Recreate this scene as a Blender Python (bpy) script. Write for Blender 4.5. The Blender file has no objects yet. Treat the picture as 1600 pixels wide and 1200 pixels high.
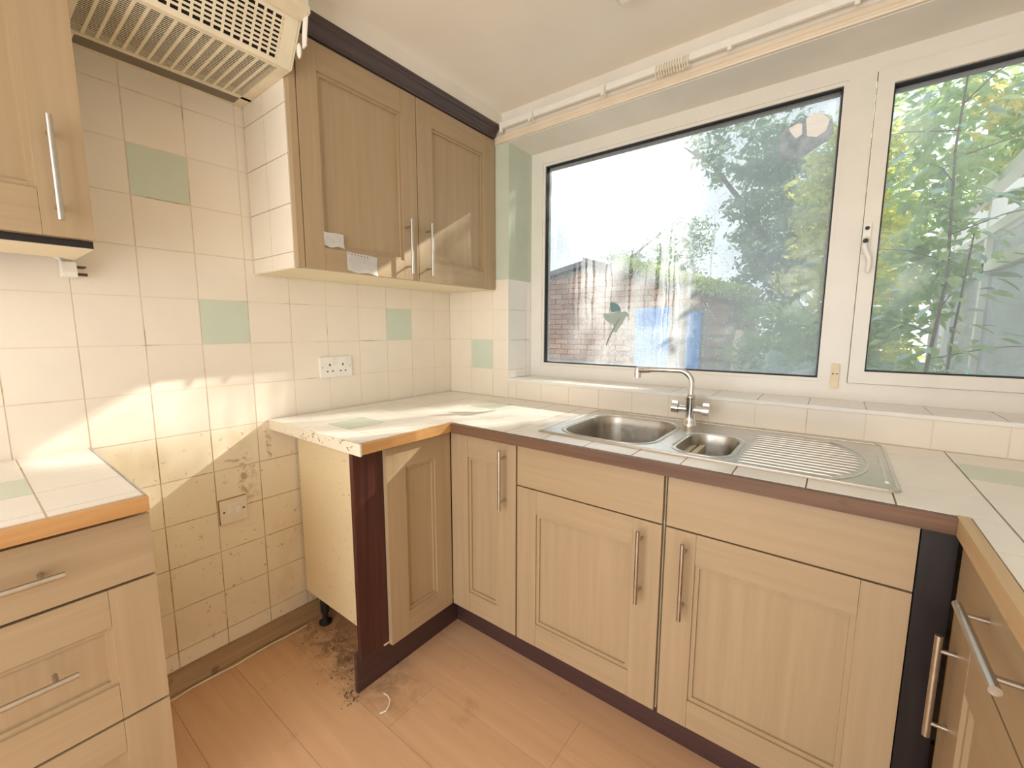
import bpy, bmesh, math, random
import numpy as np
from mathutils import Vector, Matrix, Euler
random.seed(7); rng = np.random.default_rng(7)
SC = bpy.context.scene
COL = SC.collection

# ------------------------------------------------------------------ camera
cam_d = bpy.data.cameras.new('camera'); cam = bpy.data.objects.new('camera', cam_d); COL.objects.link(cam)
cam_d.sensor_width = 36.0; cam_d.lens = 36.0 * 665.0 / 1600.0; cam_d.clip_start = 0.02; cam_d.clip_end = 200
yaw, pit, rol = 2.2188, -0.1260, 0.0021
fw = Vector((math.cos(pit) * math.cos(yaw), math.cos(pit) * math.sin(yaw), math.sin(pit)))
r0 = Vector((math.sin(yaw), -math.cos(yaw), 0)); u0 = r0.cross(fw)
rv = r0 * math.cos(rol) + u0 * math.sin(rol); uv = -r0 * math.sin(rol) + u0 * math.cos(rol)
m = Matrix((rv, uv, -fw)).transposed().to_4x4(); m.translation = Vector((1.7159, -1.6953, 1.2383))
cam.matrix_world = m
SC.camera = cam

# ------------------------------------------------------------------ light
W = bpy.data.worlds.new('sky'); SC.world = W; W.use_nodes = True
nt = W.node_tree; bg = nt.nodes['Background']
bg.inputs['Color'].default_value = (0.86, 0.93, 1.0, 1); bg.inputs['Strength'].default_value = 1.65
SUNV = Vector((0.55, 1.0, 0.615)).normalized()          # towards the sun
sd = bpy.data.lights.new('sun', 'SUN'); sd.energy = 8.5; sd.angle = math.radians(0.9); sd.color = (1.0, 0.94, 0.83)
so = bpy.data.objects.new('sun', sd); COL.objects.link(so); so.rotation_euler = SUNV.to_track_quat('Z', 'Y').to_euler(); so.location = (4, 8, 6)
def rect_light(name, loc, rot, sx, sy, e, col=(1, 1, 1), portal=False):
    d = bpy.data.lights.new(name, 'AREA'); d.shape = 'RECTANGLE'; d.size = sx; d.size_y = sy; d.energy = e; d.color = col
    d.cycles.is_portal = portal
    o = bpy.data.objects.new(name, d); COL.objects.link(o); o.location = loc; o.rotation_euler = rot
    return o
# sampling portals for the kitchen window and the added rear opening
rect_light('portal_kitchen_window', (1.43, 0.30, 1.56), (math.radians(-90), 0, 0), 2.0, 1.1, 1, portal=True)
rect_light('portal_rear_opening', (1.30, -3.05, 1.08), (math.radians(90), 0, 0), 1.8, 2.15, 1, portal=True)
# area lamp added in the opening behind the camera as fill light
rect_light('rear_fill', (1.30, -3.04, 1.08), (math.radians(90), 0, 0), 1.75, 2.1, 28, (1.0, 0.955, 0.88))
SC.view_settings.view_transform = 'Standard'; SC.view_settings.look = 'None'
SC.view_settings.exposure = 0.27; SC.view_settings.gamma = 1.0; SC.view_settings.use_curve_mapping = False
SC.cycles.adaptive_threshold = 0.02; SC.cycles.max_bounces = 8; SC.cycles.transparent_max_bounces = 24; SC.cycles.diffuse_bounces = 5
SC.cycles.caustics_reflective = False; SC.cycles.caustics_refractive = False; SC.cycles.sample_clamp_indirect = 6

# ------------------------------------------------------------------ materials
MAT = {}
class N:
    def __init__(s, name):
        s.m = bpy.data.materials.new(name); s.m.use_nodes = True; s.t = s.m.node_tree; s.n = s.t.nodes; s.l = s.t.links
        s.b = s.n['Principled BSDF']; MAT[name] = s.m
    def new(s, typ, **kw):
        o = s.n.new(typ)
        for k, v in kw.items(): setattr(o, k, v)
        return o
    def link(s, a, b): s.l.new(a, b)
    def pos(s, scale=(1, 1, 1), obj=False):
        if obj: src = s.new('ShaderNodeTexCoord').outputs['Object']
        else: src = s.new('ShaderNodeNewGeometry').outputs['Position']
        mp = s.new('ShaderNodeMapping'); mp.inputs['Scale'].default_value = scale
        s.link(src, mp.inputs['Vector']); return mp.outputs['Vector']
    def noise(s, vec, scale=5, detail=4, rough=.5, dist=0):
        o = s.new('ShaderNodeTexNoise'); o.inputs['Scale'].default_value = scale; o.inputs['Detail'].default_value = detail
        o.inputs['Roughness'].default_value = rough; o.inputs['Distortion'].default_value = dist
        s.link(vec, o.inputs['Vector']); return o.outputs['Fac']
    def ramp(s, fac, stops):
        o = s.new('ShaderNodeValToRGB'); e = o.color_ramp.elements
        while len(e) < len(stops): e.new(.5)
        for i, (p, c) in enumerate(stops):
            e[i].position = p; e[i].color = c if len(c) == 4 else (*c, 1)
        s.link(fac, o.inputs['Fac']); return o.outputs['Color']
    def val(s, op, a, b=None, clamp=False):
        o = s.new('ShaderNodeMath', operation=op, use_clamp=clamp)
        for i, v in enumerate((a, b)):
            if v is None: continue
            if isinstance(v, (int, float)): o.inputs[i].default_value = v
            else: s.link(v, o.inputs[i])
        return o.outputs[0]
    def mrange(s, v, a, b, c=0, d=1):
        o = s.new('ShaderNodeMapRange'); o.inputs[1].default_value = a; o.inputs[2].default_value = b
        o.inputs[3].default_value = c; o.inputs[4].default_value = d; s.link(v, o.inputs[0]); return o.outputs[0]
    def mix(s, f, a, b, mode='MIX'):
        o = s.new('ShaderNodeMix', data_type='RGBA', blend_type=mode)
        for k, v in (('Factor', f), ('A', a), ('B', b)):
            sock = [i for i in o.inputs if i.name == k and (k != 'Factor' or i.type == 'VALUE') and (k == 'Factor' or i.type == 'RGBA')][0]
            if isinstance(v, (int, float)): sock.default_value = v
            elif isinstance(v, tuple): sock.default_value = v if len(v) == 4 else (*v, 1)
            else: s.link(v, sock)
        return [q for q in o.outputs if q.type == 'RGBA'][0]
    def color(s, c):
        if isinstance(c, tuple): s.b.inputs['Base Color'].default_value = c if len(c) == 4 else (*c, 1)
        else: s.link(c, s.b.inputs['Base Color'])
    def set(s, rough=.5, metal=0, spec=.5, coat=0):
        s.b.inputs['Roughness'].default_value = rough; s.b.inputs['Metallic'].default_value = metal
        s.b.inputs['Specular IOR Level'].default_value = spec; s.b.inputs['Coat Weight'].default_value = coat
    def bump(s, h, strength=.2, dist=.002):
        o = s.new('ShaderNodeBump'); o.inputs['Strength'].default_value = strength; o.inputs['Distance'].default_value = dist
        s.link(h, o.inputs['Height']); s.link(o.outputs['Normal'], s.b.inputs['Normal'])
    def xyz(s):
        o = s.new('ShaderNodeSeparateXYZ'); s.link(s.new('ShaderNodeNewGeometry').outputs['Position'], o.inputs[0]); return o.outputs

def plain(name, c, rough=.5, metal=0, var=.06, scale=20, spec=.5, bump=0):
    n = N(name); v = n.pos(); f = n.noise(v, scale, 4)
    lo = tuple(x * (1 - var) for x in c); hi = tuple(min(1, x * (1 + var)) for x in c)
    n.color(n.ramp(f, [(.3, lo), (.7, hi)])); n.set(rough, metal, spec)
    if bump: n.bump(f, bump, .002)
    return n

def tile_mat(name, c, dirt_and_tint=False, rough=.32):
    n = N(name); v = n.pos()
    f = n.noise(v, 9, 3); g = n.noise(v, 420, 3, .6)
    oi = n.new('ShaderNodeObjectInfo').outputs['Random']
    col = n.ramp(f, [(.3, tuple(x * .965 for x in c)), (.7, c)])
    col = n.mix(n.mrange(g, .56, .72, 0, .18), col, tuple(x * .8 for x in c))
    col = n.mix(n.mrange(oi, 0, 1, 0, .10), col, (c[0] * .86, c[1] * .86, c[2] * .88))
    if dirt_and_tint:
        z = n.xyz()[2]
        low = n.mrange(z, .90, .86, 0, 1); pm = n.mrange(n.noise(v, 8, 4, .6), .44, .58, .25, 1)
        b = n.noise(v, 38, 8, .72, .2); spot = n.mrange(b, .595, .66, 0, 1)
        big = n.noise(n.pos((1, 1, .55)), 7, 5, .6); bigm = n.mrange(big, .54, .74, 0, .30)
        col = n.mix(n.val('MULTIPLY', low, .45), col, (.92, .80, .55))  # yellow-cream tint below worktop height, standing in for brighter light there
        col = n.mix(n.val('MULTIPLY', low, bigm), col, (.55, .42, .22))
        col = n.mix(n.val('MULTIPLY', n.val('MULTIPLY', low, pm), n.val('MULTIPLY', spot, .85)), col, (.26, .16, .07))
        X = n.xyz()      # brown run-down stains above the low switch and under the worktop end
        for cy, cz, wy, wz in ((-1.078, .70, .010, .085), (-1.065, .69, .035, .09), (-.985, .80, .010, .07), (-1.11, .765, .035, .008)):
            ey = n.val('DIVIDE', n.val('SUBTRACT', X[1], cy), wy); ez = n.val('DIVIDE', n.val('SUBTRACT', X[2], cz), wz)
            rr = n.val('ADD', n.val('ADD', n.val('MULTIPLY', ey, ey), n.val('MULTIPLY', ez, ez)), n.mrange(b, .32, .68, 2.4, -1.6))
            col = n.mix(n.mrange(rr, 1.25, .2, 0, .28 if wy == .035 and wz > .05 else .6), col, (.36, .24, .12))
    n.color(col); n.set(rough); n.bump(g, .12, .0012)
    return n

tile_mat('tile_cream', (.88, .81, .70), True)
tile_mat('tile_white', (.93, .91, .88), False, .22)
tile_mat('tile_top', (.90, .855, .80), False, .22)
tile_mat('tile_green', (.64, .72, .61), False, .18)
g_ = N('grout'); gf = g_.noise(g_.pos(), 7, 5, .6); cc = g_.ramp(gf, [(.36, (.84, .76, .63)), (.58, (.80, .70, .55)), (.72, (.48, .36, .22))]); g_.set(.9)
gm = g_.val('MULTIPLY', g_.mrange(g_.xyz()[2], .90, .86), g_.mrange(g_.noise(g_.pos(), 9, 4), .36, .56, .25, .9))
g_.color(g_.mix(gm, cc, (.40, .26, .12)))
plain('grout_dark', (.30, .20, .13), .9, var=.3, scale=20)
plain('paint_green', (.58, .64, .53), .7, var=.05, scale=6)
plain('paint_white', (.80, .76, .69), .75, var=.05, scale=5)
plain('ceiling_paint', (.86, .81, .73), .85, var=.035, scale=2.5)
plain('pelmet_cream', (.78, .68, .55), .45, var=.05, scale=8)
plain('upvc', (.80, .77, .71), .33, var=.025, scale=10)
plain('plastic_white', (.86, .84, .79), .35, var=.03)
plain('plastic_switch', (.86, .78, .65), .4, var=.06, scale=30)
plain('plastic_cream', (.80, .66, .44), .45, var=.06)
plain('plastic_old', (.80, .72, .55), .42, var=.07, scale=12)
plain('black', (.012, .012, .014), .5, var=.2)
plain('dark_void', (.02, .012, .008), .9, var=.3)
plain('gasket', (.02, .022, .026), .6, var=.2)
plain('pin_brown', (.10, .065, .03), .45, var=.2)
plain('lens_grey', (.17, .14, .10), .35, var=.15, scale=8)
plain('seal_grey', (.50, .48, .50), .5, var=.1)

def wood(name, a, b, grain, rough=.42, knots=False, bump=.05, spec=.5):
    n = N(name); big, sm = 42, 1.6
    sc = {'z': (big, big, sm), 'x': (sm, big, big), 'y': (big, sm, big)}[grain]
    v = n.pos(sc); f = n.noise(v, 1.0, 5, .62, .35)
    f2 = n.noise(n.pos(tuple(s * 3.2 for s in sc)), 1.0, 3, .6)
    col = n.ramp(f, [(.30, a), (.72, b)])
    col = n.mix(n.mrange(f2, .45, .75, 0, .14), col, tuple(x * .82 for x in a))
    if knots:
        k = n.noise(n.pos(), 11, 3, .5); col = n.mix(n.mrange(k, .64, .74, 0, .75), col, tuple(x * .35 for x in a))
    n.color(col); n.set(rough, 0, spec); n.bump(f2, bump, .001)
MA, MB_ = (.408, .294, .174), (.462, .340, .210)
wood('maple_z', MA, MB_, 'z'); wood('maple_x', MA, MB_, 'x'); wood('maple_y', MA, MB_, 'y')
wood('trim_brown', (.105, .052, .028), (.20, .105, .06), 'x', .5, True)
wood('trim_orange', (.46, .23, .085), (.64, .37, .15), 'y', .35, True)
wood('trim_pine', (.52, .35, .18), (.68, .50, .30), 'y', .45, True)
wood('mahogany', (.030, .009, .008), (.095, .025, .019), 'z', .35)
wood('plinth_x', (.055, .026, .024), (.085, .042, .04), 'x', .38)
wood('plinth_y', (.055, .026, .024), (.085, .042, .04), 'y', .38)
wood('cornice_dark', (.050, .034, .036), (.10, .072, .075), 'y', .35)
wood('filler_dark', (.010, .008, .010), (.018, .015, .018), 'z', .3)
wood('skirting_wood', (.34, .22, .11), (.50, .35, .19), 'y', .7, True)

# laminate floor with a stained patch near the open unit
n = N('laminate'); v = n.pos((1.5, 24, 1)); f = n.noise(v, 1, 5, .6, .5)
oi = n.new('ShaderNodeObjectInfo').outputs['Random']
col = n.ramp(f, [(.28, (.66, .40, .225)), (.75, (.78, .505, .305))])
col = n.mix(n.mrange(oi, 0, 1, 0, .22), col, (.62, .38, .24))
px = n.xyz()
dx = n.val('SUBTRACT', px[0], .30); dy = n.val('SUBTRACT', px[1], -.88)
d1 = n.val('SQRT', n.val('ADD', n.val('MULTIPLY', n.val('MULTIPLY', dx, dx), .5), n.val('MULTIPLY', n.val('MULTIPLY', dy, dy), 5)))
st = n.noise(n.pos(), 16, 8, .68, .6); st2 = n.noise(n.pos(), 34, 8, .7, .4)
mk = n.val('MULTIPLY', n.mrange(d1, .34, .06), n.mrange(st, .40, .60))
col = n.mix(n.val('MULTIPLY', mk, .85, True), col, (.15, .085, .045))
sc2 = n.mrange(n.noise(n.pos(), 4.5, 7, .7), .60, .70, 0, .35); col = n.mix(sc2, col, (.36, .19, .10))
col = n.mix(n.mrange(st2, .68, .74, 0, .4), col, (.25, .13, .07))
n.color(col); n.set(.40); n.bump(f, .04, .001)

# peeling end strip / stained board
def spotted(name, base, spot, scale, lo, hi, mask=None):
    n = N(name); f = n.noise(n.pos(), scale, 6, .62, .3); col = n.ramp(n.noise(n.pos(), 5, 3), [(.3, tuple(x * .95 for x in base)), (.7, base)])
    k = n.mrange(f, lo, hi)
    if mask:
        k = n.val('MULTIPLY', k, n.mrange(n.xyz()[mask[0]], mask[1], mask[2]))
    n.color(n.mix(k, col, spot)); n.set(.5)
spotted('end_strip', (.84, .76, .62), (.16, .10, .05), 75, .60, .63, (0, .08, .30))
spotted('carcass_cream', (.90, .76, .50), (.30, .18, .08), 62, .635, .69, (0, .02, .42))
spotted('board_cream', (.82, .72, .52), (.5, .38, .22), 40, .70, .75)

def metal(name, c, rough, stretch=None):
    n = N(name); f = n.noise(n.pos(stretch or (1, 1, 1)), 60 if stretch is None else 1, 4)
    n.color(n.ramp(f, [(.3, tuple(x * .88 for x in c)), (.7, c)])); n.set(rough, 1.0)
    n.link(n.mrange(f, .2, .8, rough * .75, rough * 1.35), n.b.inputs['Roughness'])
metal('steel', (.66, .64, .60), .30, (14, 400, 60)); metal('steel_bowl', (.50, .47, .42), .34, (60, 60, 60))
metal('nickel', (.58, .54, .48), .32); metal('chrome', (.80, .80, .79), .10)

# paper with faint handwriting
n = N('paper'); v = n.pos((1, 1, 1)); w = n.new('ShaderNodeTexWave', wave_type='BANDS', bands_direction='Z'); w.inputs['Scale'].default_value = 38
w.inputs['Distortion'].default_value = 2.2; w.inputs['Detail Scale'].default_value = 6; n.link(v, w.inputs['Vector'])
k = n.noise(n.pos((1, 190, 60)), 1, 3, .6)
mk = n.val('MULTIPLY', n.mrange(w.outputs['Fac'], .78, .92), n.mrange(k, .50, .60))
n.color(n.mix(n.val('MULTIPLY', mk, .16), (.98, .975, .96), (.30, .30, .34))); n.set(.7)

# glazing: condensation as scattering film over clear glass
def glazing(name, fogged):
    n = N(name); n.n.remove(n.b); out = n.n['Material Output']
    X = n.xyz()
    fine = n.noise(n.pos(), 150, 4, .75); blot = n.noise(n.pos(), 5, 4, .6)
    if fogged:
        left = n.mrange(X[0], 1.30, .55, 0, 1)
        lowz = n.mrange(X[2], 1.75, 1.15, 0, 1)
        band = n.val('MULTIPLY', n.mrange(X[2], 1.22, 1.45), n.mrange(X[2], 2.02, 1.78)); base = n.val('ADD', .22, n.val('MULTIPLY', left, -.08)); base = n.val('ADD', base, n.mrange(X[0], 1.10, 1.40, 0, .17)); base = n.val('ADD', base, n.val('MULTIPLY', n.val('MULTIPLY', left, band), .17))
        base = n.val('ADD', base, n.mrange(blot, .35, .7, -.06, .08))
        # drips: clear runs on the left, milky runs further right
        wob = n.noise(n.pos((30, 1, 9)), 1, 2); xx = n.val('ADD', X[0], n.val('MULTIPLY', wob, .028))
        cm = n.new('ShaderNodeCombineXYZ'); n.link(n.val('MULTIPLY', xx, 62), cm.inputs[0]); n.link(n.val('MULTIPLY', X[2], .9), cm.inputs[2])
        dr = n.noise(cm.outputs[0], 1, 1.5, .5)
        top = n.noise(n.pos((24, 1, 0)), 1, 2)
        zt = n.val('ADD', X[2], n.val('MULTIPLY', top, .75))
        ina = n.val('MULTIPLY', n.mrange(zt, 2.34, 2.23), n.mrange(X[0], 1.22, 1.12))
        ina = n.val('MULTIPLY', ina, n.mrange(X[2], 1.18, 1.36, .25, 1))
        run = n.val('MULTIPLY', n.mrange(dr, .545, .60), ina)
        film = n.val('MULTIPLY', base, n.val('SUBTRACT', 1.0, n.val('MULTIPLY', run, .85)))
        run2 = n.val('MULTIPLY', n.mrange(dr, .40, .34), n.val('MULTIPLY', n.mrange(X[0], 1.02, 1.12), n.mrange(X[0], 1.45, 1.3)))
        film = n.val('ADD', film, n.val('MULTIPLY', run2, n.val('MULTIPLY', n.mrange(X[2], 1.75, 1.6), .16)))
        drop = n.val('MULTIPLY', n.mrange(fine, .58, .66), .34)
        film = n.val('ADD', film, drop, True)
    else:
        film = n.val('ADD', .15, n.mrange(blot, .4, .75, 0, .10)); film = n.val('ADD', film, n.val('MULTIPLY', n.mrange(fine, .66, .72), .08), True)
    tr = n.new('ShaderNodeBsdfTransparent'); tr.inputs[0].default_value = (.97, .985, .98, 1)
    gl = n.new('ShaderNodeBsdfGlossy'); gl.inputs['Roughness'].default_value = .03
    lw = n.new('ShaderNodeFresnel'); lw.inputs[0].default_value = 1.25
    m1 = n.new('ShaderNodeMixShader'); n.link(lw.outputs[0], m1.inputs[0]); n.link(tr.outputs[0], m1.inputs[1]); n.link(gl.outputs[0], m1.inputs[2])
    tl = n.new('ShaderNodeBsdfTranslucent'); tl.inputs[0].default_value = (.68, .705, .73, 1)
    m2 = n.new('ShaderNodeMixShader'); n.link(film, m2.inputs[0]); n.link(m1.outputs[0], m2.inputs[1]); n.link(tl.outputs[0], m2.inputs[2])
    n.link(m2.outputs[0], out.inputs[0])
glazing('glass_fogged', True); glazing('glass_clear', False)

n = N('sticker_film'); n.n.remove(n.b); tr = n.new('ShaderNodeBsdfTransparent'); df = n.new('ShaderNodeBsdfDiffuse'); tl = n.new('ShaderNodeBsdfTranslucent')
f = n.noise(n.pos(), 30, 5, .6); c = n.ramp(f, [(.35, (.62, .64, .68)), (.6, (.84, .85, .88))]); n.link(c, df.inputs[0]); n.link(c, tl.inputs[0])
m1 = n.new('ShaderNodeMixShader'); m1.inputs[0].default_value = .8; n.link(df.outputs[0], m1.inputs[1]); n.link(tl.outputs[0], m1.inputs[2])
m2 = n.new('ShaderNodeMixShader'); n.link(n.mrange(f, .3, .6, .45, .85), m2.inputs[0]); n.link(tr.outputs[0], m2.inputs[1]); n.link(m1.outputs[0], m2.inputs[2]); n.link(m2.outputs[0], n.n['Material Output'].inputs[0])
def film(name, c):
    n = N(name); n.n.remove(n.b); df = n.new('ShaderNodeBsdfDiffuse'); tl = n.new('ShaderNodeBsdfTranslucent'); f = n.noise(n.pos(), 40, 3)
    cc = n.ramp(f, [(.3, tuple(x * .92 for x in c)), (.7, c)]); n.link(cc, df.inputs[0]); n.link(cc, tl.inputs[0])
    m1 = n.new('ShaderNodeMixShader'); m1.inputs[0].default_value = .3; n.link(df.outputs[0], m1.inputs[1]); n.link(tl.outputs[0], m1.inputs[2]); n.link(m1.outputs[0], n.n['Material Output'].inputs[0])
film('decal_grey', (.52, .59, .56)); film('decal_teal', (.26, .42, .44)); film('decal_dark', (.36, .41, .41))

def leafmat(name, a, b, trans=.55):
    n = N(name); n.n.remove(n.b); df = n.new('ShaderNodeBsdfDiffuse'); tl = n.new('ShaderNodeBsdfTranslucent')
    f = n.noise(n.pos(), 6, 6, .75); c = n.ramp(f, [(.32, a), (.68, b)]); n.link(c, df.inputs[0]); n.link(c, tl.inputs[0])
    m1 = n.new('ShaderNodeMixShader'); m1.inputs[0].default_value = trans; n.link(df.outputs[0], m1.inputs[1]); n.link(tl.outputs[0], m1.inputs[2]); n.link(m1.outputs[0], n.n['Material Output'].inputs[0])
leafmat('leaf_dark', (.20, .28, .20), (.42, .52, .36)); leafmat('leaf_yellow', (.42, .48, .10), (.85, .80, .20))
leafmat('leaf_mid', (.28, .42, .18), (.58, .68, .32)); leafmat('leaf_blue', (.34, .48, .42), (.60, .74, .66), .45)
leafmat('leaf_autumn', (.50, .50, .12), (.88, .68, .22)); leafmat('moss', (.36, .46, .16), (.66, .72, .30), .4)
plain('bark', (.16, .12, .09), .9, var=.3, scale=30, bump=.5); plain('soil', (.22, .20, .13), .95, var=.3, scale=4)
plain('blue_paint', (.10, .30, .72), .45, var=.08, scale=6); plain('roof_slate', (.16, .15, .16), .8, var=.2, scale=12)
plain('mortar', (.34, .28, .25), .9, var=.15, scale=20); plain('paving', (.45, .42, .38), .9, var=.15, scale=3)
n = N('brick'); oi = n.new('ShaderNodeObjectInfo').outputs['Random']; f = n.noise(n.pos(), 25, 5)
c = n.ramp(oi, [(0, (.33, .15, .10)), (.6, (.46, .24, .16)), (1, (.60, .36, .24))]); n.color(n.mix(n.mrange(f, .3, .7, 0, .4), c, (.30, .17, .13))); n.set(.85); n.bump(f, .4, .004)

# ------------------------------------------------------------------ mesh helpers
def box(bm, x0, x1, y0, y1, z0, z1):
    x0, x1 = min(x0, x1), max(x0, x1); y0, y1 = min(y0, y1), max(y0, y1); z0, z1 = min(z0, z1), max(z0, z1)
    v = [bm.verts.new(p) for p in ((x0, y0, z0), (x1, y0, z0), (x1, y1, z0), (x0, y1, z0), (x0, y0, z1), (x1, y0, z1), (x1, y1, z1), (x0, y1, z1))]
    for f in ((0, 3, 2, 1), (4, 5, 6, 7), (0, 1, 5, 4), (1, 2, 6, 5), (2, 3, 7, 6), (3, 0, 4, 7)): bm.faces.new([v[i] for i in f])
    return v
def prism(bm, prof, axis, a, b):
    """extrude a closed 2-D profile along axis; profile axes are the remaining two in xyz order"""
    def P(u, v, w): return {'x': (w, u, v), 'y': (u, w, v), 'z': (u, v, w)}[axis]
    A = [bm.verts.new(P(u, v, a)) for u, v in prof]; B = [bm.verts.new(P(u, v, b)) for u, v in prof]
    k = len(prof); bm.faces.new(A); bm.faces.new(B[::-1])
    for i in range(k): bm.faces.new((A[i], B[i], B[(i + 1) % k], A[(i + 1) % k]))
def tube(bm, pts, r, seg=12, caps=True, closed=False):
    pts = [Vector(p) for p in pts]; rings = []; k = len(pts); up = None
    for i, p in enumerate(pts):
        if closed: d = pts[(i + 1) % k] - pts[i - 1]
        else: d = pts[min(i + 1, k - 1)] - pts[max(i - 1, 0)]
        d.normalize()
        if up is None or abs(up.dot(d)) > .95:
            up = Vector((0, 0, 1)) if abs(d.z) < .9 else Vector((1, 0, 0))
        a = d.cross(up).normalized(); b = a.cross(d).normalized(); up = b
        rr = r[i] if isinstance(r, (list, tuple)) else r
        rings.append([bm.verts.new(p + (a * math.cos(t) + b * math.sin(t)) * rr) for t in [2 * math.pi * j / seg for j in range(seg)]])
    for i in range(k if closed else k - 1):
        A, B = rings[i], rings[(i + 1) % k]
        for j in range(seg): bm.faces.new((A[j], A[(j + 1) % seg], B[(j + 1) % seg], B[j]))
    if caps and not closed: bm.faces.new(rings[0][::-1]); bm.faces.new(rings[-1])
def cyl(bm, p0, p1, r, seg=16, r2=None): tube(bm, [p0, p1], [r, r if r2 is None else r2], seg)
def lathe(bm, c, prof, seg=20):
    """profile [(radius, z)] revolved about vertical axis at c"""
    rings = [[bm.verts.new((c[0] + r * math.cos(2 * math.pi * j / seg), c[1] + r * math.sin(2 * math.pi * j / seg), c[2] + z)) for j in range(seg)] for r, z in prof]
    for A, B in zip(rings, rings[1:]):
        for j in range(seg): bm.faces.new((A[j], A[(j + 1) % seg], B[(j + 1) % seg], B[j]))
    bm.faces.new(rings[0][::-1]); bm.faces.new(rings[-1])
def ellipsoid(bm, c, r, u=14, v=8):
    ret = bmesh.ops.create_uvsphere(bm, u_segments=u, v_segments=v, radius=1)
    for w in ret['verts']: w.co = Vector((c[0] + w.co.x * r[0], c[1] + w.co.y * r[1], c[2] + w.co.z * r[2]))
def bevel(bm, w, seg=1, sharp=True):
    es = [e for e in bm.edges if len(e.link_faces) == 2 and e.calc_face_angle(0) > .6]
    bmesh.ops.bevel(bm, geom=es, offset=w, segments=seg, profile=.6, affect='EDGES', clamp_overlap=True)
def wloc(o):
    p = Vector((0, 0, 0))
    while o: p += o.location; o = o.parent
    return p
def mk(name, bm, mat, parent=None, smooth=False, loc=None, bev=0, seg=1):
    """bm holds world coordinates; the object hangs under parent at the parent's origin (or at loc)"""
    if bev: bevel(bm, bev, seg)
    bmesh.ops.recalc_face_normals(bm, faces=bm.faces[:])
    org = wloc(parent); o_loc = Vector(loc) - org if loc is not None else Vector((0, 0, 0))
    bmesh.ops.translate(bm, verts=bm.verts[:], vec=-(org + o_loc))
    me = bpy.data.meshes.new(name); bm.to_mesh(me); bm.free()
    if smooth:
        me.polygons.foreach_set('use_smooth', [True] * len(me.polygons))
        me.set_sharp_from_angle(angle=math.radians(40))
    me.materials.append(MAT[mat])
    o = bpy.data.objects.new(name, me); COL.objects.link(o); o.location = o_loc
    if parent: o.parent = parent
    return o
def inst(name, me, parent, wpos):
    o = bpy.data.objects.new(name, me); COL.objects.link(o); o.parent = parent; o.location = Vector(wpos) - wloc(parent); return o
def tag(o, label, cat, group=None, kind=None):
    o['label'] = label
    if cat: o['category'] = cat
    if group: o['group'] = group
    if kind: o['kind'] = kind
    return o
def thing(name, label, cat, loc, group=None):
    o = bpy.data.objects.new(name, None); COL.objects.link(o); o.location = loc; o.empty_display_size = .05
    return tag(o, label, cat, group)
def struct(o, label=None):
    o['kind'] = 'structure'
    if label: o['label'] = label
    return o
def B(*boxes):
    bm = bmesh.new()
    for b in boxes: box(bm, *b)
    return bm
_tm = {}
def tile_mesh(axis, a, b, th, mat, bev=.0022):
    """tile centred on its back face; axis = outward normal ('x','y','z','-y','-x'), a,b = in-plane sizes"""
    key = (axis, round(a, 4), round(b, 4), round(th, 4), mat)
    if key in _tm: return _tm[key]
    bm = bmesh.new()
    if axis == 'x': box(bm, 0, th, -a / 2, a / 2, -b / 2, b / 2)
    if axis == '-x': box(bm, -th, 0, -a / 2, a / 2, -b / 2, b / 2)
    if axis == '-y': box(bm, -a / 2, a / 2, -th, 0, -b / 2, b / 2)
    if axis == 'z': box(bm, -a / 2, a / 2, -b / 2, b / 2, 0, th)
    bevel(bm, min(bev, a * .2, b * .2))
    bmesh.ops.recalc_face_normals(bm, faces=bm.faces[:])
    me = bpy.data.meshes.new('tile'); bm.to_mesh(me); bm.free(); me.materials.append(MAT[mat]); _tm[key] = me
    return me
G = .0016   # half grout joint
def put_tile(parent, axis, plane, a0, a1, b0, b1, mat, th=.006, name='tile'):
    a0, a1 = min(a0, a1) + G, max(a0, a1) - G; b0, b1 = min(b0, b1) + G, max(b0, b1) - G
    if a1 - a0 < .006 or b1 - b0 < .006: return
    me = tile_mesh(axis, a1 - a0, b1 - b0, th, mat); ca, cb = (a0 + a1) / 2, (b0 + b1) / 2
    j = random.uniform(-.0004, .0004)
    p = {'x': (plane + j, ca, cb), '-x': (plane + j, ca, cb), '-y': (ca, plane + j, cb), 'z': (ca, cb, plane + j * .4)}[axis]
    return inst(name, me, parent, p)
def rect_minus(r, h):
    x0, x1, y0, y1 = r; a0, a1, b0, b1 = h
    if a0 >= x1 or a1 <= x0 or b0 >= y1 or b1 <= y0: return [r]
    out = []
    if y0 < b0: out.append((x0, x1, y0, b0))
    if y1 > b1: out.append((x0, x1, b1, y1))
    yy0, yy1 = max(y0, b0), min(y1, b1)
    if x0 < a0: out.append((x0, a0, yy0, yy1))
    if x1 > a1: out.append((a1, x1, yy0, yy1))
    return out

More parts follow.
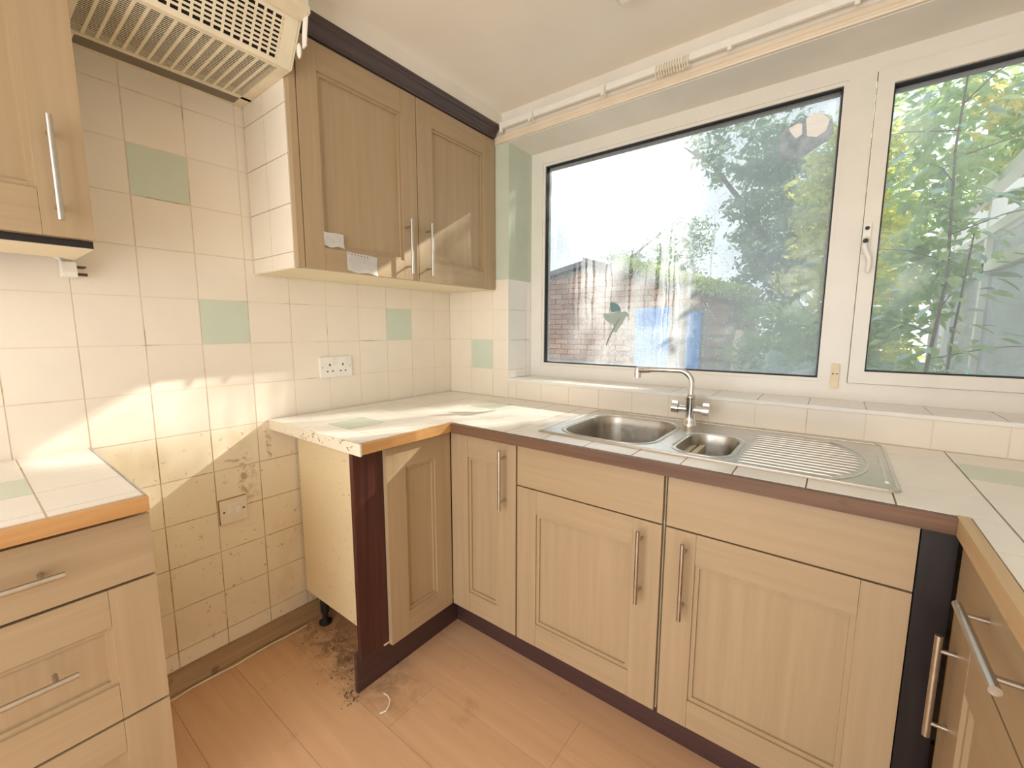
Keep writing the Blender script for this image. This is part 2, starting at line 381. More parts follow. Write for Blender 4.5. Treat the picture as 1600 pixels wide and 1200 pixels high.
# ------------------------------------------------------------------ room shell
XR, YB, ZC = 2.55, -3.0, 2.255
T = .15
ROW = [1.0385 + T * j for j in range(-7, 8)]            # tile row lines
CY = [0.0] + [-.1221 - T * i for i in range(0, 13)]     # joints down the left wall
floor = struct(mk('floor', B((-.12, XR + .1, YB - .1, .35, -.12, -.008)), 'grout_dark'), 'pale pinkish-brown laminate floor of long boards')
wp, lp = .192, 1.285
for k in range(0, 16):
    y1 = -.02 - k * wp; off = (k * .47) % lp
    x = -off
    while x < XR:
        a, b = max(x, 0), min(x + lp, XR)
        if b - a > .02 and y1 - wp > YB:
            me_key = ('plank', round(b - a, 3))
            if me_key not in _tm:
                bm = bmesh.new(); box(bm, -(b - a) / 2 + .0004, (b - a) / 2 - .0004, -wp / 2 + .0004, wp / 2 - .0004, 0, .008); bevel(bm, .0006)
                me = bpy.data.meshes.new('plank'); bm.to_mesh(me); bm.free(); me.materials.append(MAT['laminate']); _tm[me_key] = me
            inst('plank', _tm[me_key], floor, ((a + b) / 2, y1 - wp / 2, -.008))
        x += lp
struct(mk('ceiling', B((-.12, XR + .1, YB - .1, .35, ZC, ZC + .1)), 'ceiling_paint'), 'off-white painted ceiling with faint marks')
wl = struct(mk('wall_left', B((-.12, -.0016, YB, .30, -.12, ZC)), 'grout'), 'left wall covered in square cream tiles, stained low down')
def hidden_left(ya, yb, za, zb):
    if ya > -.985 - 1e-3 and yb > -.985 and za > 1.45 and yb >= -.98 and ya >= -.985: return True
    if ya < -1.62 and za > 1.45: return True
    if zb < .88 and yb > -.86 and ya > -.87: return True
    if zb < .88 and ya < -1.62: return True
    if za > 2.02: return True
    return False
zl = [.078] + ROW[1:] ; zl = [z for z in zl if z < 2.13]
for i in range(len(CY) - 1):
    for j in range(len(zl) - 1):
        ya, yb, za, zb = CY[i + 1], CY[i], zl[j], zl[j + 1]
        if ya < -1.95: continue
        if hidden_left(ya, yb, za, zb): continue
        mat = 'tile_cream'
        if (abs(yb + 1.1721) < .01 and abs(za - 1.6385) < .01) or (abs(yb + 1.0221) < .01 and abs(za - 1.1885) < .01) or (abs(yb + .2721) < .01 and abs(za - 1.1885) < .01):
            mat = 'tile_green'
        put_tile(wl, 'x', -.006, ya, yb, za, zb, mat)

# window wall with its opening (x .41-2.46, z .985-2.123)
OX0, OX1, OZ0, OZ1, FY = .41, 2.46, .989, 2.123, .195
wb = struct(mk('wall_back', B((-.12, XR + .1, .0016, .32, -.12, .9932), (-.12, XR + .1, .0, .32, OZ1, ZC), (-.12, OX0 - .0016, .0016, .32, OZ0 - .0016, OZ1), (OX1, XR + .1, 0, .32, OZ0 - .006, OZ1)), 'grout'), 'window wall, cream tiles below and sage paint above')
mk('painted_plaster', B((0, OX0 - .006, 0, .006, 1.4885, OZ1 - .004), (OX0 - .006, OX0, .0, FY + .02, 1.4885, OZ1 - .004)), 'paint_green', wb)
mk('lintel_plaster', B((0, XR, -.004, 0, OZ1, ZC), (OX0, OX1, -.004, FY + .02, OZ1 - .004, OZ1)), 'paint_white', wb)
xj = [0] + [.1586 + T * i for i in range(0, 16)]
zr = [.896, 1.0385, 1.1885, 1.3385, 1.4885]
for j in range(4):
    for a, b in ((0, .1586), (.1586, .3086), (.3086, OX0)):
        if b - a < .02: continue
        put_tile(wb, '-y', .006, a, b, zr[j], zr[j + 1], 'tile_green' if (j == 1 and abs(a - .1586) < .01) else 'tile_cream')
    for a, b in ((0, .15), (.15, FY)):
        put_tile(wb, 'x', OX0 - .006, a, b, max(zr[j], .995), zr[j + 1], 'tile_white')
for a, b in zip(xj[2:], xj[3:]):
    a = max(a, OX0); b = min(b, XR)
    if b > a: put_tile(wb, '-y', .006, a, b, .896, .984, 'tile_cream')
put_tile(wb, '-y', .006, OX0, .4586, .896, .984, 'tile_cream')
for a, b in zip([OX0] + xj[3:], xj[3:]):
    b = min(b, OX1)
    if b > a: put_tile(wb, 'z', OZ0, a, b, .006, FY, 'tile_white')
mk('sill_edge_trim', B((OX0 - .002, XR, -.003, .006, .984, .996)), 'plastic_white', wb, bev=.001)
mk('reveal_edge_trim', B((OX0 - .003, OX0 + .001, -.003, .004, .996, 1.4885)), 'plastic_white', wb, bev=.0006)
wr = struct(mk('wall_right', B((XR, XR + .1, YB, .0, -.12, ZC)), 'paint_white'), 'right wall')
# unseen wall behind the camera, its wide opening added for fill light
struct(mk('wall_front', B((-.12, .38, YB - .1, YB, -.12, ZC), (2.22, XR + .1, YB - .1, YB, -.12, ZC), (.38, 2.22, YB - .1, YB, 2.16, ZC)), 'paint_white'), 'wall behind the viewer with a wide opening added for fill light')
# boxed bulkhead above the wall cabinets
struct(mk('wall_bulkhead', B((0, .372, -.992, -.004, 2.19, ZC)), 'paint_white'), 'grey-white boxed strip above the dark cornice')
# skirting
bl = mk('baseboard_left', B((0, .015, -1.47, -.02, .0, .076)), 'skirting_wood', bev=.002); struct(bl, 'bare brown wooden skirting under the stained tiles')
# moulded pelmet batten along the top edge of the window recess
bm = bmesh.new()
prism(bm, [(-.004, 2.121), (-.016, 2.121), (-.018, 2.127), (-.013, 2.131), (-.013, 2.137), (-.019, 2.141), (-.019, 2.147), (-.013, 2.150), (-.013, 2.156), (-.010, 2.163), (-.004, 2.163)], 'x', .345, XR)
struct(mk('trim_1', bm, 'pelmet_cream'), 'cream grooved moulding along the top edge of the window recess')

# ------------------------------------------------------------------ window
win = bpy.data.objects.new('window_1', None); COL.objects.link(win); win.location = (OX0, FY, .995); struct(win, 'white plastic two-light kitchen window with fogged fixed pane')
MX0, MX1 = 1.684, 1.757     # mullion
FB, FT = .995, OZ1 - .004
GX0, GZ0, GZ1 = .477, 1.057, 2.064
def chamfer_bar(bm, x0, x1, z0, z1, yf, yb, ch=.008): box(bm, x0, x1, yf, yb, z0, z1)
XM = 1.7205
def mitred(o, i_, y0, y1):
    (a0, a1, b0, b1), (c0, c1, d0, d1) = o, i_
    for P in ([(a0, b0), (a1, b0), (c1, d0), (c0, d0)], [(a1, b0), (a1, b1), (c1, d1), (c1, d0)], [(a1, b1), (a0, b1), (c0, d1), (c1, d1)], [(a0, b1), (a0, b0), (c0, d0), (c0, d1)]):
        bm = bmesh.new(); prism(bm, P, 'y', y0, y1); yield bm
for o_, i_ in (((OX0, XM, FB, FT), (GX0, MX0, GZ0, GZ1)), ((XM, OX1, FB, FT), (MX1, 2.40, GZ0, GZ1))):
    for bm in mitred(o_, i_, FY, FY + .07): mk('frame_member', bm, 'upvc', win, bev=.0035, seg=2)
bd = bmesh.new()    # glazing beads of the fixed light
for b in ((GX0, GX0 + .012, FY + .006, FY + .03, GZ0, GZ1), (MX0 - .012, MX0, FY + .006, FY + .03, GZ0, GZ1), (GX0 + .012, MX0 - .012, FY + .006, FY + .03, GZ0, GZ0 + .012), (GX0 + .012, MX0 - .012, FY + .006, FY + .03, GZ1 - .012, GZ1)): box(bd, *b)
mk('glazing_bead', bd, 'upvc', win, bev=.003)
g1 = bmesh.new(); e = .0125; gx0, gx1, gz0, gz1 = GX0 + e, MX0 - e, GZ0 + e, GZ1 - e
for b in ((gx0, gx0 + .004, FY + .012, FY + .032, gz0, gz1), (gx1 - .004, gx1, FY + .012, FY + .032, gz0, gz1), (gx0 + .004, gx1 - .004, FY + .012, FY + .032, gz0, gz0 + .004), (gx0 + .004, gx1 - .004, FY + .012, FY + .032, gz1 - .004, gz1)): box(g1, *b)
mk('gasket', g1, 'gasket', win)
sp = bmesh.new()
for b in ((gx0 + .001, gx0 + .008, FY + .036, FY + .05, gz0, gz1), (gx1 - .008, gx1 - .001, FY + .036, FY + .05, gz0, gz1), (gx0, gx1, FY + .036, FY + .05, gz1 - .014, gz1), (gx0, gx1, FY + .036, FY + .05, gz0, gz0 + .006)): box(sp, *b)
mk('spacer_bar', sp, 'seal_grey', win)
mk('glass_pane', B((gx0 + .001, gx1 - .001, FY + .030, FY + .034, gz0, gz1)), 'glass_fogged', win)
# beads of condensation clinging to the inside of the fixed pane
film('water_bead', (.95, .96, .97))
bm = bmesh.new(); k = 0
while k < 1500:
    x = random.uniform(gx0 + .01, gx1 - .01); z = random.uniform(gz0 + .01, gz1 - .02)
    dens = (.25 + .75 * max(0, 1 - abs(x - 1.10) / .45)) * (.25 + .75 * max(0, 1 - abs(z - 1.45) / .5))
    if random.random() > dens: continue
    k += 1; r = random.choice((.0010, .0013, .0016, .0022)) * random.uniform(.8, 1.2); y = FY + .0297
    ring = [bm.verts.new((x + r * math.cos(a), y, z + 1.35 * r * math.sin(a))) for a in [math.pi * 2 * q / 6 for q in range(6)]]; c_ = bm.verts.new((x, y - r * .5, z - r * .2))
    for q in range(6): bm.faces.new((ring[q], ring[(q + 1) % 6], c_))
mk('condensation_beads', bm, 'water_bead', win)['kind'] = 'stuff'
# opening light
SX0, SX1, SZ0, SZ1 = MX1 + .002, 2.398, GZ0 + .002, GZ1 - .002
HX0, HX1, HZ0, HZ1 = 1.801, 2.355, 1.100, 2.014
sb = list(mitred((SX0, SX1, SZ0, SZ1), (HX0, HX1, HZ0, HZ1), FY - .012, FY + .06))
sash = mk('sash', sb[3], 'upvc', win, bev=.004, seg=2)
for bm in sb[:3]: mk('sash_member', bm, 'upvc', sash, bev=.004, seg=2)
g2 = bmesh.new()
for b in ((HX0, HX0 + .004, FY, FY + .03, HZ0, HZ1), (HX1 - .004, HX1, FY, FY + .03, HZ0, HZ1), (HX0, HX1, FY, FY + .03, HZ0, HZ0 + .004), (HX0, HX1, FY, FY + .03, HZ1 - .004, HZ1)): box(g2, *b)
mk('gasket', g2, 'gasket', sash)
mk('spacer_bar', B((HX0, HX1, FY + .034, FY + .046, HZ1 - .014, HZ1), (HX0 + .001, HX0 + .007, FY + .034, FY + .046, HZ0, HZ1)), 'seal_grey', sash)
mk('glass_pane', B((HX0 + .001, HX1 - .001, FY + .028, FY + .032, HZ0, HZ1)), 'glass_clear', sash)
# window handle: base plate, lock holes, swan-neck lever
hb = bmesh.new(); box(hb, 1.760, 1.780, FY - .024, FY - .012, 1.495, 1.590)
hd = mk('handle', hb, 'plastic_white', win, bev=.005, seg=3, smooth=True)
lv = bmesh.new(); tube(lv, [(1.770, FY - .030, 1.540), (1.768, FY - .040, 1.528), (1.766, FY - .044, 1.512), (1.772, FY - .044, 1.494), (1.781, FY - .043, 1.476), (1.783, FY - .042, 1.455), (1.781, FY - .041, 1.430)], [.008, .009, .0085, .008, .0075, .007, .006], 10)
mk('lever', lv, 'plastic_white', hd, smooth=True)
lk = bmesh.new(); cyl(lk, (1.770, FY - .026, 1.574), (1.770, FY - .022, 1.574), .0062, 14); cyl(lk, (1.768, FY - .050, 1.530), (1.768, FY - .038, 1.530), .0075, 14)
mk('lock_cylinder', lk, 'black', hd)
# stuck-on sensor
t = thing('window_sensor', 'small beige plastic sensor stuck at the foot of the window mullion', 'sensor', (1.722, FY - .002, 1.035))
mk('case', B((1.711, 1.733, FY - .014, FY - .001, 1.036, 1.122)), 'plastic_cream', t, bev=.002)
mk('mark', B((1.714, 1.719, FY - .0150, FY - .0140, 1.086, 1.090), (1.726, 1.730, FY - .0150, FY - .0140, 1.086, 1.090)), 'black', t)

# bird sticker on the fogged pane
PY = FY + .0295
def decal(name, pts, mat, parent, off=0.0):
    bm = bmesh.new(); prism(bm, pts, 'y', PY - off - .0006, PY - off); return mk(name, bm, mat, parent)
def bp_(u, v): return (.812 + (u - 245) / 505 * .1285, 1.3708 - (v - 135) / 825 * .2056)
t = thing('bird_sticker', 'grey-green flying bird sticker with a long tail on the fogged pane', 'sticker', (.86, PY, 1.165))
body = [(600, 325), (690, 315), (735, 350), (755, 390), (745, 430), (720, 400), (690, 430), (640, 530), (560, 640), (520, 715), (465, 690), (420, 760), (380, 860), (350, 945), (325, 965), (330, 900), (400, 760), (470, 610), (440, 545), (350, 510), (265, 425), (250, 385), (245, 345), (370, 355), (480, 330), (560, 300)]
decal('body', [bp_(*p) for p in body], 'decal_grey', t)
decal('raised_wing', [bp_(*p) for p in [(375, 165), (410, 135), (470, 150), (540, 185), (590, 260), (600, 320), (540, 305), (470, 325), (410, 330), (395, 250)]], 'decal_teal', t, .0008)
decal('feather_line', [bp_(*p) for p in [(600, 440), (560, 490), (500, 590), (440, 700), (360, 870), (330, 955), (322, 950), (345, 860), (425, 690), (490, 570), (545, 480), (590, 435)]], 'decal_dark', t, .0008)
# remains of a torn sticker in the top corner of the pane
t = thing('torn_sticker', 'torn greyish sticker remains in the upper right corner of the fogged pane', 'sticker', (1.56, PY, 1.84))
decal('backing', [(1.489, 1.925), (1.500, 1.955), (1.515, 1.972), (1.535, 1.985), (1.575, 1.992), (1.620, 1.990), (1.648, 1.960), (1.655, 1.915), (1.640, 1.895), (1.600, 1.875), (1.560, 1.850), (1.528, 1.838), (1.505, 1.862)], 'sticker_film', t)
decal('paper_scrap', [(1.570, 1.985), (1.590, 1.998), (1.618, 1.990), (1.640, 1.965), (1.632, 1.930), (1.605, 1.915), (1.578, 1.925)], 'paper', t, .0008)
decal('paper_scrap', [(1.520, 1.965), (1.545, 1.975), (1.560, 1.972), (1.562, 1.935), (1.545, 1.925), (1.530, 1.945)], 'paper', t, .0008)

# ------------------------------------------------------------------ door / drawer builders
class Face:
    """u along the run, v up, w outwards"""
    def __init__(s, kind, plane): s.k = kind; s.p = plane
    def box(s, bm, u0, u1, v0, v1, w0, w1):
        if s.k == '-y': box(bm, u0, u1, s.p - w1, s.p - w0, v0, v1)
        if s.k == 'x': box(bm, s.p + w0, s.p + w1, u0, u1, v0, v1)
        if s.k == '-x': box(bm, s.p - w1, s.p - w0, u0, u1, v0, v1)
    def pt(s, u, v, w):
        return {'-y': (u, s.p - w, v), 'x': (s.p + w, u, v), '-x': (s.p - w, u, v)}[s.k]
    def hm(s): return 'maple_x' if s.k == '-y' else 'maple_y'
TH = .018
def handle(F, par, u0, v0, u1, v1, w=.035, r=.0058, mat='nickel'):
    bm = bmesh.new(); cyl(bm, F.pt(u0, v0, w), F.pt(u1, v1, w), r, 14)
    bevel(bm, .0012)
    for k in (.14, .86):
        uu, vv = u0 + (u1 - u0) * k, v0 + (v1 - v0) * k
        cyl(bm, F.pt(uu, vv, 0), F.pt(uu, vv, w), .0042, 10)
    return mk('handle', bm, mat, par, smooth=True)
def shaker(F, par, u0, u1, v0, v1, sl, sr, rt, rb, name='door'):
    """framed door: recessed panel mesh carrying stiles, rails and a bead"""
    bm = bmesh.new(); F.box(bm, u0 + .02, u1 - .02, v0 + .02, v1 - .02, -TH, -.0135)
    d = mk(name, bm, 'maple_z', par)
    for a, b in ((u0, u0 + sl), (u1 - sr, u1)):
        bm = bmesh.new(); F.box(bm, a, b, v0, v1, -TH, 0); mk('stile', bm, 'maple_z', d, bev=.0016, seg=2)
    for a, b in ((v0, v0 + rb), (v1 - rt, v1)):
        bm = bmesh.new(); F.box(bm, u0 + sl + .0006, u1 - sr - .0006, a, b, -TH, -.0006); mk('rail', bm, F.hm(), d, bev=.0016, seg=2)
    bw = .011; a, b, c, e = u0 + sl, u1 - sr, v0 + rb, v1 - rt; bm = bmesh.new()
    for q in ((a, a + bw, c, e), (b - bw, b, c, e), (a + bw, b - bw, c, c + bw), (a + bw, b - bw, e - bw, e)): F.box(bm, *q, -.014, -.0065)
    mk('bead', bm, 'maple_z', d, bev=.002)
    return d
def slab(F, par, u0, u1, v0, v1, name='drawer_front'):
    bm = bmesh.new(); F.box(bm, u0, u1, v0, v1, -TH, 0); return mk(name, bm, F.hm(), par, bev=.0016, seg=2)

DP = .57
FWn, FPn, FRt = Face('-y', -DP), Face('x', DP), Face('-x', 1.935)
# ---- corner unit (open end of the peninsula)
t = thing('corner_base_cabinet', 'corner base cabinet with stained cream end panel beside the empty appliance gap', 'cabinet', (.3, -.6, 0))
mk('end_panel', B((.012, .545, -.88, -.862, .145, .866)), 'carcass_cream', t, bev=.0008)
mk('body', B((.012, .545, -.862, -.58, .145, .163), (.012, .028, -.862, -.03, .163, .866), (.03, .86, -.545, -.03, .145, .163), (.865, .883, -.548, -.03, .145, .866)), 'board_cream', t)
fp = bmesh.new(); box(fp, .535, .553, -.976, -.868, .160, .862); mk('filler_panel', fp, 'mahogany', t, bev=.001)['label'] = 'dark red-brown mahogany filler board'
shaker(FPn, t, -.866, -.574, .15, .850, .078, .078, .08, .085)
dr = shaker(FWn, t, .572, .881, .15, .850, .085, .085, .08, .08)
handle(FWn, dr, .836, .62, .836, .832)
for lx, ly in ((.075, -.84), (.48, -.80)):
    bm = bmesh.new(); lathe(bm, (lx, ly, .0005), [(.026, 0), (.026, .008), (.012, .016), (.012, .05), (.017, .052), (.017, .145)], 14); mk('leg', bm, 'black', t, smooth=True)
# ---- base cabinets of the window run
def base_unit(name, label, u0, u1, left_handle):
    t = thing(name, label, 'cabinet', ((u0 + u1) / 2, -.3, 0))
    mk('body', B((u0, u0 + .016, -.55, -.03, .145, .866), (u1 - .016, u1, -.55, -.03, .145, .866), (u0 + .016, u1 - .016, -.55, -.03, .145, .161), (u0 + .016, u1 - .016, -.045, -.03, .161, .70), (u0 + .016, u1 - .016, -.55, -.535, .700, .712)), 'board_cream', t)
    slab(FWn, t, u0 + .002, u1 - .002, .716, .852)
    d = shaker(FWn, t, u0 + .002, u1 - .002, .15, .711, .077, .08, .082, .082)
    h = u0 + .055 if left_handle else u1 - .055
    handle(FWn, d, h, .479, h, .691)
    return t
base_unit('base_cabinet', 'pale wood base cabinet under the large sink bowl, door handle on its right', .886, 1.379, False)
c3 = base_unit('base_cabinet', 'pale wood base cabinet under the sink drainer, door handle on its left', 1.387, 1.880, True)
mk('filler_panel', B((1.882, 1.934, -.562, -.546, .14, .866)), 'filler_dark', c3)['label'] = 'black corner filler board'
# ---- right run
t = thing('base_cabinet', 'base cabinet of the right-hand run with a drawer over a door', 'cabinet', (2.24, -.9, 0))
mk('body', B((1.955, 2.53, -1.21, -1.194, .145, .866), (1.955, 2.53, -.61, -.594, .145, .866), (1.955, 2.53, -1.194, -.61, .145, .161), (2.515, 2.53, -1.194, -.61, .161, .866), (1.955, 1.97, -1.194, -.61, .70, .713)), 'board_cream', t)
d = slab(FRt, t, -1.20, -.590, .719, .852); handle(FRt, d, -.962, .80, -.752, .80, .030, .0066)
d = shaker(FRt, t, -1.20, -.590, .15, .712, .08, .125, .082, .082); handle(FRt, d, -.650, .478, -.650, .684, .026, .0058)
# ---- left drawer unit
t = thing('drawer_cabinet', 'pale wood three-drawer cabinet at the left edge, below the short worktop', 'cabinet', (.3, -1.72, 0))
mk('body', B((.03, .548, -1.488, -1.472, .145, .866), (.03, .548, -1.968, -1.952, .145, .866), (.03, .548, -1.952, -1.488, .145, .161), (.03, .045, -1.952, -1.488, .161, .866)), 'board_cream', t)
d = slab(FPn, t, -1.97, -1.470, .714, .848, 'drawer'); handle(FPn, d, -1.812, .785, -1.606, .785)
d = shaker(FPn, t, -1.97, -1.470, .416, .708, .078, .078, .08, .08, 'drawer'); handle(FPn, d, -1.812, .579, -1.606, .579)
d = shaker(FPn, t, -1.97, -1.470, .15, .410, .078, .078, .07, .07, 'drawer'); handle(FPn, d, -1.812, .29, -1.606, .29)
# ---- plinths
tag(mk('plinth_board', B((.49, .505, -.965, -.47, .0005, .142)), 'plinth_y', bev=.001), 'dark brown plinth board below the peninsula, broken at its free end', 'plinth')
tag(mk('plinth_board', B((.506, 1.99, -.483, -.468, .0005, .142)), 'plinth_x', bev=.001), 'dark brown plinth board below the sink cabinets', 'plinth')
tag(mk('plinth_board', B((1.99, 2.005, -1.3, -.484, .0005, .142)), 'plinth_y', bev=.001), 'dark brown plinth board below the right-hand run', 'plinth')

# ------------------------------------------------------------------ worktops
ZT = .896
SX = (.925, 1.852); SY = (-.512, -.040)                 # sink outline
HOLE = (.945, 1.835, -.492, -.058)
wt = thing('tiled_worktop', 'cream tiled worktop running round the window with the sink set in it', 'worktop', (1.2, -.3, .866))
sub = bmesh.new()
for r in ((.002, .585, -.974, -.585), (.002, XR - .002, -.585, -.002), (1.937, XR - .002, -1.30, -.585)):
    for q in rect_minus(r, HOLE): box(sub, q[0], q[1], q[2], q[3], .866, ZT - .0022)
mk('substrate', sub, 'grout_dark', wt)
XE = [0.008, .10, .25, .40, .55, .698, .846, .994, 1.142, 1.29, 1.42, 1.541, 1.688, 1.837, 1.987, 2.137, 2.287, 2.437, XR - .002]
YE = [-.002, -.135, -.285, -.435, -.585]
for i in range(len(XE) - 1):
    for j in range(4):
        r = (XE[i], XE[i + 1], YE[j + 1], YE[j]); mat = 'tile_top'
        if (abs(r[0] - .40) < .01 and j == 1) or (abs(r[0] - 1.987) < .01 and j == 1): mat = 'tile_green'
        for q in rect_minus(r, HOLE): put_tile(wt, 'z', ZT - .0075, *q, mat, .0075)
px_ = [.008, .10, .25, .40, .55, .585]; py_ = [-.585, -.735, -.885, -.974]
for i in range(5):
    for j in range(3):
        put_tile(wt, 'z', ZT - .0075, px_[i], px_[i + 1], py_[j + 1], py_[j], 'tile_green' if (i == 2 and j == 1) else 'tile_top', .0075)
rx = [1.94, 1.987, 2.137, 2.287, 2.437, XR - .002]; ry = [-.585, -.735, -.885, -1.035, -1.185, -1.30]
for i in range(5):
    for j in range(5): put_tile(wt, 'z', ZT - .0075, rx[i], rx[i + 1], ry[j + 1], ry[j], 'tile_top', .0075)
mk('edge_trim', B((.6025, 1.921, -.6025, -.585, .862, .8945)), 'trim_brown', wt, bev=.0025, seg=2)['label'] = 'dark brown worn wooden edging'
mk('edge_trim', B((.585, .6025, -.974, -.5855, .862, .8945)), 'trim_orange', wt, bev=.0025, seg=2)['label'] = 'orange varnished wooden edging'
mk('edge_trim', B((1.9215, 1.939, -1.30, -.5855, .862, .8965)), 'trim_pine', wt, bev=.003, seg=2)['label'] = 'raw pine edging'
mk('end_strip', B((.002, .6025, -.980, -.9742, .858, .8965)), 'end_strip', wt, bev=.001)['label'] = 'white end strip, flaking with dark spots'
wt2 = thing('tiled_worktop', 'short tiled worktop over the drawer cabinet at the left edge', 'worktop', (.3, -1.72, .866))
mk('substrate', B((.002, .585, -1.98, -1.478, .866, ZT - .0022)), 'grout', wt2)
lx = [.008, .10, .25, .40, .55, .585]; ly = [-1.479, -1.617, -1.767, -1.917, -1.98]
for i in range(5):
    for j in range(4): put_tile(wt2, 'z', ZT - .0075, lx[i], lx[i + 1], ly[j + 1], ly[j], 'tile_green' if (i == 2 and j == 1) else 'tile_top', .0075)
mk('edge_trim', B((.585, .603, -1.98, -1.475, .864, .8945)), 'trim_orange', wt2, bev=.003, seg=2)['label'] = 'orange varnished wooden edging with a knot'
mk('end_strip', B((.002, .585, -1.478, -1.4745, .866, .8955)), 'seal_grey', wt2)

# ------------------------------------------------------------------ sink
def rrect(x0, x1, y0, y1, r, n=8):
    if not isinstance(r, tuple): r = (r,) * 4
    P = []
    for (cx, cy, a, rr) in ((x1 - r[0], y1 - r[0], 0, r[0]), (x0 + r[1], y1 - r[1], 90, r[1]), (x0 + r[2], y0 + r[2], 180, r[2]), (x1 - r[3], y0 + r[3], 270, r[3])):
        for k in range(n + 1):
            t_ = math.radians(a + 90 * k / n); P.append((cx + rr * math.cos(t_), cy + rr * math.sin(t_)))
    return P
sk = thing('kitchen_sink', 'stainless steel one-and-a-half bowl sink with ribbed drainer set in the worktop', 'sink', (1.39, -.27, ZT))
outer = rrect(SX[0], SX[1], SY[0], SY[1], .022, 5); ZS = ZT + .0035
b1 = rrect(.985, 1.295, -.478, -.118, (.085, .085, .085, .085)); b2 = rrect(1.362, 1.508, -.470, -.222, (.055, .055, .055, .055))
bm = bmesh.new(); edges = []
for P in (outer, b1, b2):
    vs = [bm.verts.new((x, y, ZS)) for x, y in P]
    edges += [bm.edges.new((vs[i], vs[(i + 1) % len(vs)])) for i in range(len(vs))]
bmesh.ops.triangle_fill(bm, use_beauty=True, edges=edges)
bad = [f for f in bm.faces if any(min(p[0] for p in P) + .03 < f.calc_center_median().x < max(p[0] for p in P) - .03 and min(p[1] for p in P) + .03 < f.calc_center_median().y < max(p[1] for p in P) - .03 for P in (b1, b2))]
bmesh.ops.delete(bm, geom=bad, context='FACES')
vs = [bm.verts.new((x, y, ZS)) for x, y in outer]; vd = [bm.verts.new((x + (1 if x > 1.39 else -1) * .002, y + (1 if y > -.27 else -1) * .002, ZT + .0003)) for x, y in outer]
for i in range(len(vs)): bm.faces.new((vs[i], vs[(i + 1) % len(vs)], vd[(i + 1) % len(vs)], vd[i]))
mk('deck', bm, 'steel', sk)
bm = bmesh.new(); tube(bm, [(x, y, ZS - .0005) for x, y in rrect(SX[0] + .004, SX[1] - .004, SY[0] + .004, SY[1] - .004, .02, 5)], .0032, 8, closed=True)
for P, o in ((rrect(.974, 1.306, -.489, -.107, .095), 0), (rrect(1.351, 1.519, -.481, -.211, .065), 0)): tube(bm, [(x, y, ZS - .0015) for x, y in P], .0048, 8, closed=True)
mk('rim', bm, 'steel', sk, smooth=True)
def bowl(P, cx, cy, dep):
    bm = bmesh.new(); rings = []
    for s, z in ((1.0, 0), (.985, -.006), (.965, -.03), (.93, -dep + .03), (.90, -dep + .012), (.84, -dep + .002), (.4, -dep), (.12, -dep - .002)):
        rings.append([bm.verts.new((cx + (x - cx) * s, cy + (y - cy) * s, ZS + z)) for x, y in P])
    for A, Bq in zip(rings, rings[1:]):
        for i in range(len(A)): bm.faces.new((A[i], A[(i + 1) % len(A)], Bq[(i + 1) % len(A)], Bq[i]))
    bm.faces.new(rings[-1]); o = mk('bowl', bm, 'steel_bowl', sk, smooth=True)
    dm = bmesh.new(); lathe(dm, (cx, cy, ZS - dep - .001), [(.036, 0), (.036, .0025), (.030, .0035), (.022, .0015)], 20); mk('drain', dm, 'chrome', o, smooth=True)
bowl(b1, 1.14, -.298, .165); bowl(b2, 1.435, -.346, .11)
bm = bmesh.new()
for k in range(13):
    y = -.475 + k * .0285; x1 = 1.792 - .00055 * (abs(k - 6) ** 2.6)
    tube(bm, [(1.535, y, ZS - .0020), (1.55, y, ZS + .0002), (x1 - .012, y, ZS + .0002), (x1, y, ZS - .0022)], .0038, 8)
arc = [(1.700 + .105 * math.cos(a), -.30 + .205 * math.sin(a), ZS - .001) for a in [math.radians(-80 + 160 * k / 18) for k in range(19)]]
tube(bm, [(1.54, -.498, ZS - .0015)] + arc + [(1.54, -.098, ZS - .0015)], .0042, 8)
tube(bm, [(1.832, -.45, ZS - .0018), (1.832, -.16, ZS - .0018)], .0045, 8)
mk('drainer_ribs', bm, 'steel', sk, smooth=True)
# ---- mixer tap
tp = thing('mixer_tap', 'chrome two-handle mixer tap with swan spout standing behind the sink bowls', 'tap', (1.318, -.105, ZS))
TX, TY = 1.318, -.108
bm = bmesh.new(); lathe(bm, (TX, TY, ZS), [(.024, 0), (.024, .006), (.0195, .012), (.0175, .03), (.0175, .092), (.0195, .096), (.0195, .104), (.0125, .112)], 24); mk('body', bm, 'chrome', tp, smooth=True)
bm = bmesh.new(); path = [(TX, TY, ZS + .105), (TX, TY, ZS + .135)]
for k in range(1, 10):
    a = math.radians(90 * k / 9); path.append((TX - .045 * (1 - math.cos(a)), TY, ZS + .150 + .045 * math.sin(a)))
path += [(TX - .12, TY - .002, ZS + .194), (TX - .165, TY - .003, ZS + .191)]
tube(bm, path, .0098, 16); spo = mk('spout', bm, 'chrome', tp, smooth=True)
bm = bmesh.new(); tube(bm, [(TX - .15, TY - .003, ZS + .192), (TX - .202, TY - .004, ZS + .188)], .0125, 16); cyl(bm, (TX - .197, TY - .004, ZS + .196), (TX - .197, TY - .004, ZS + .160), .0128, 16); bevel(bm, .002); mk('nozzle', bm, 'chrome', spo, smooth=True)
for s in (-1, 1):
    bm = bmesh.new(); zc = ZS + .058
    cyl(bm, (TX + s * .010, TY, zc), (TX + s * .040, TY, zc), .0125, 18); cyl(bm, (TX + s * .041, TY, zc), (TX + s * .064, TY, zc), .0185, 20); bevel(bm, .0022, 2)
    h = mk('tap_handle', bm, 'chrome', tp, smooth=True)
    bm = bmesh.new(); box(bm, TX + s * .043, TX + s * .063, TY - .006, TY + .006, zc + .012, zc + .027); mk('lever', bm, 'chrome', h, bev=.002)

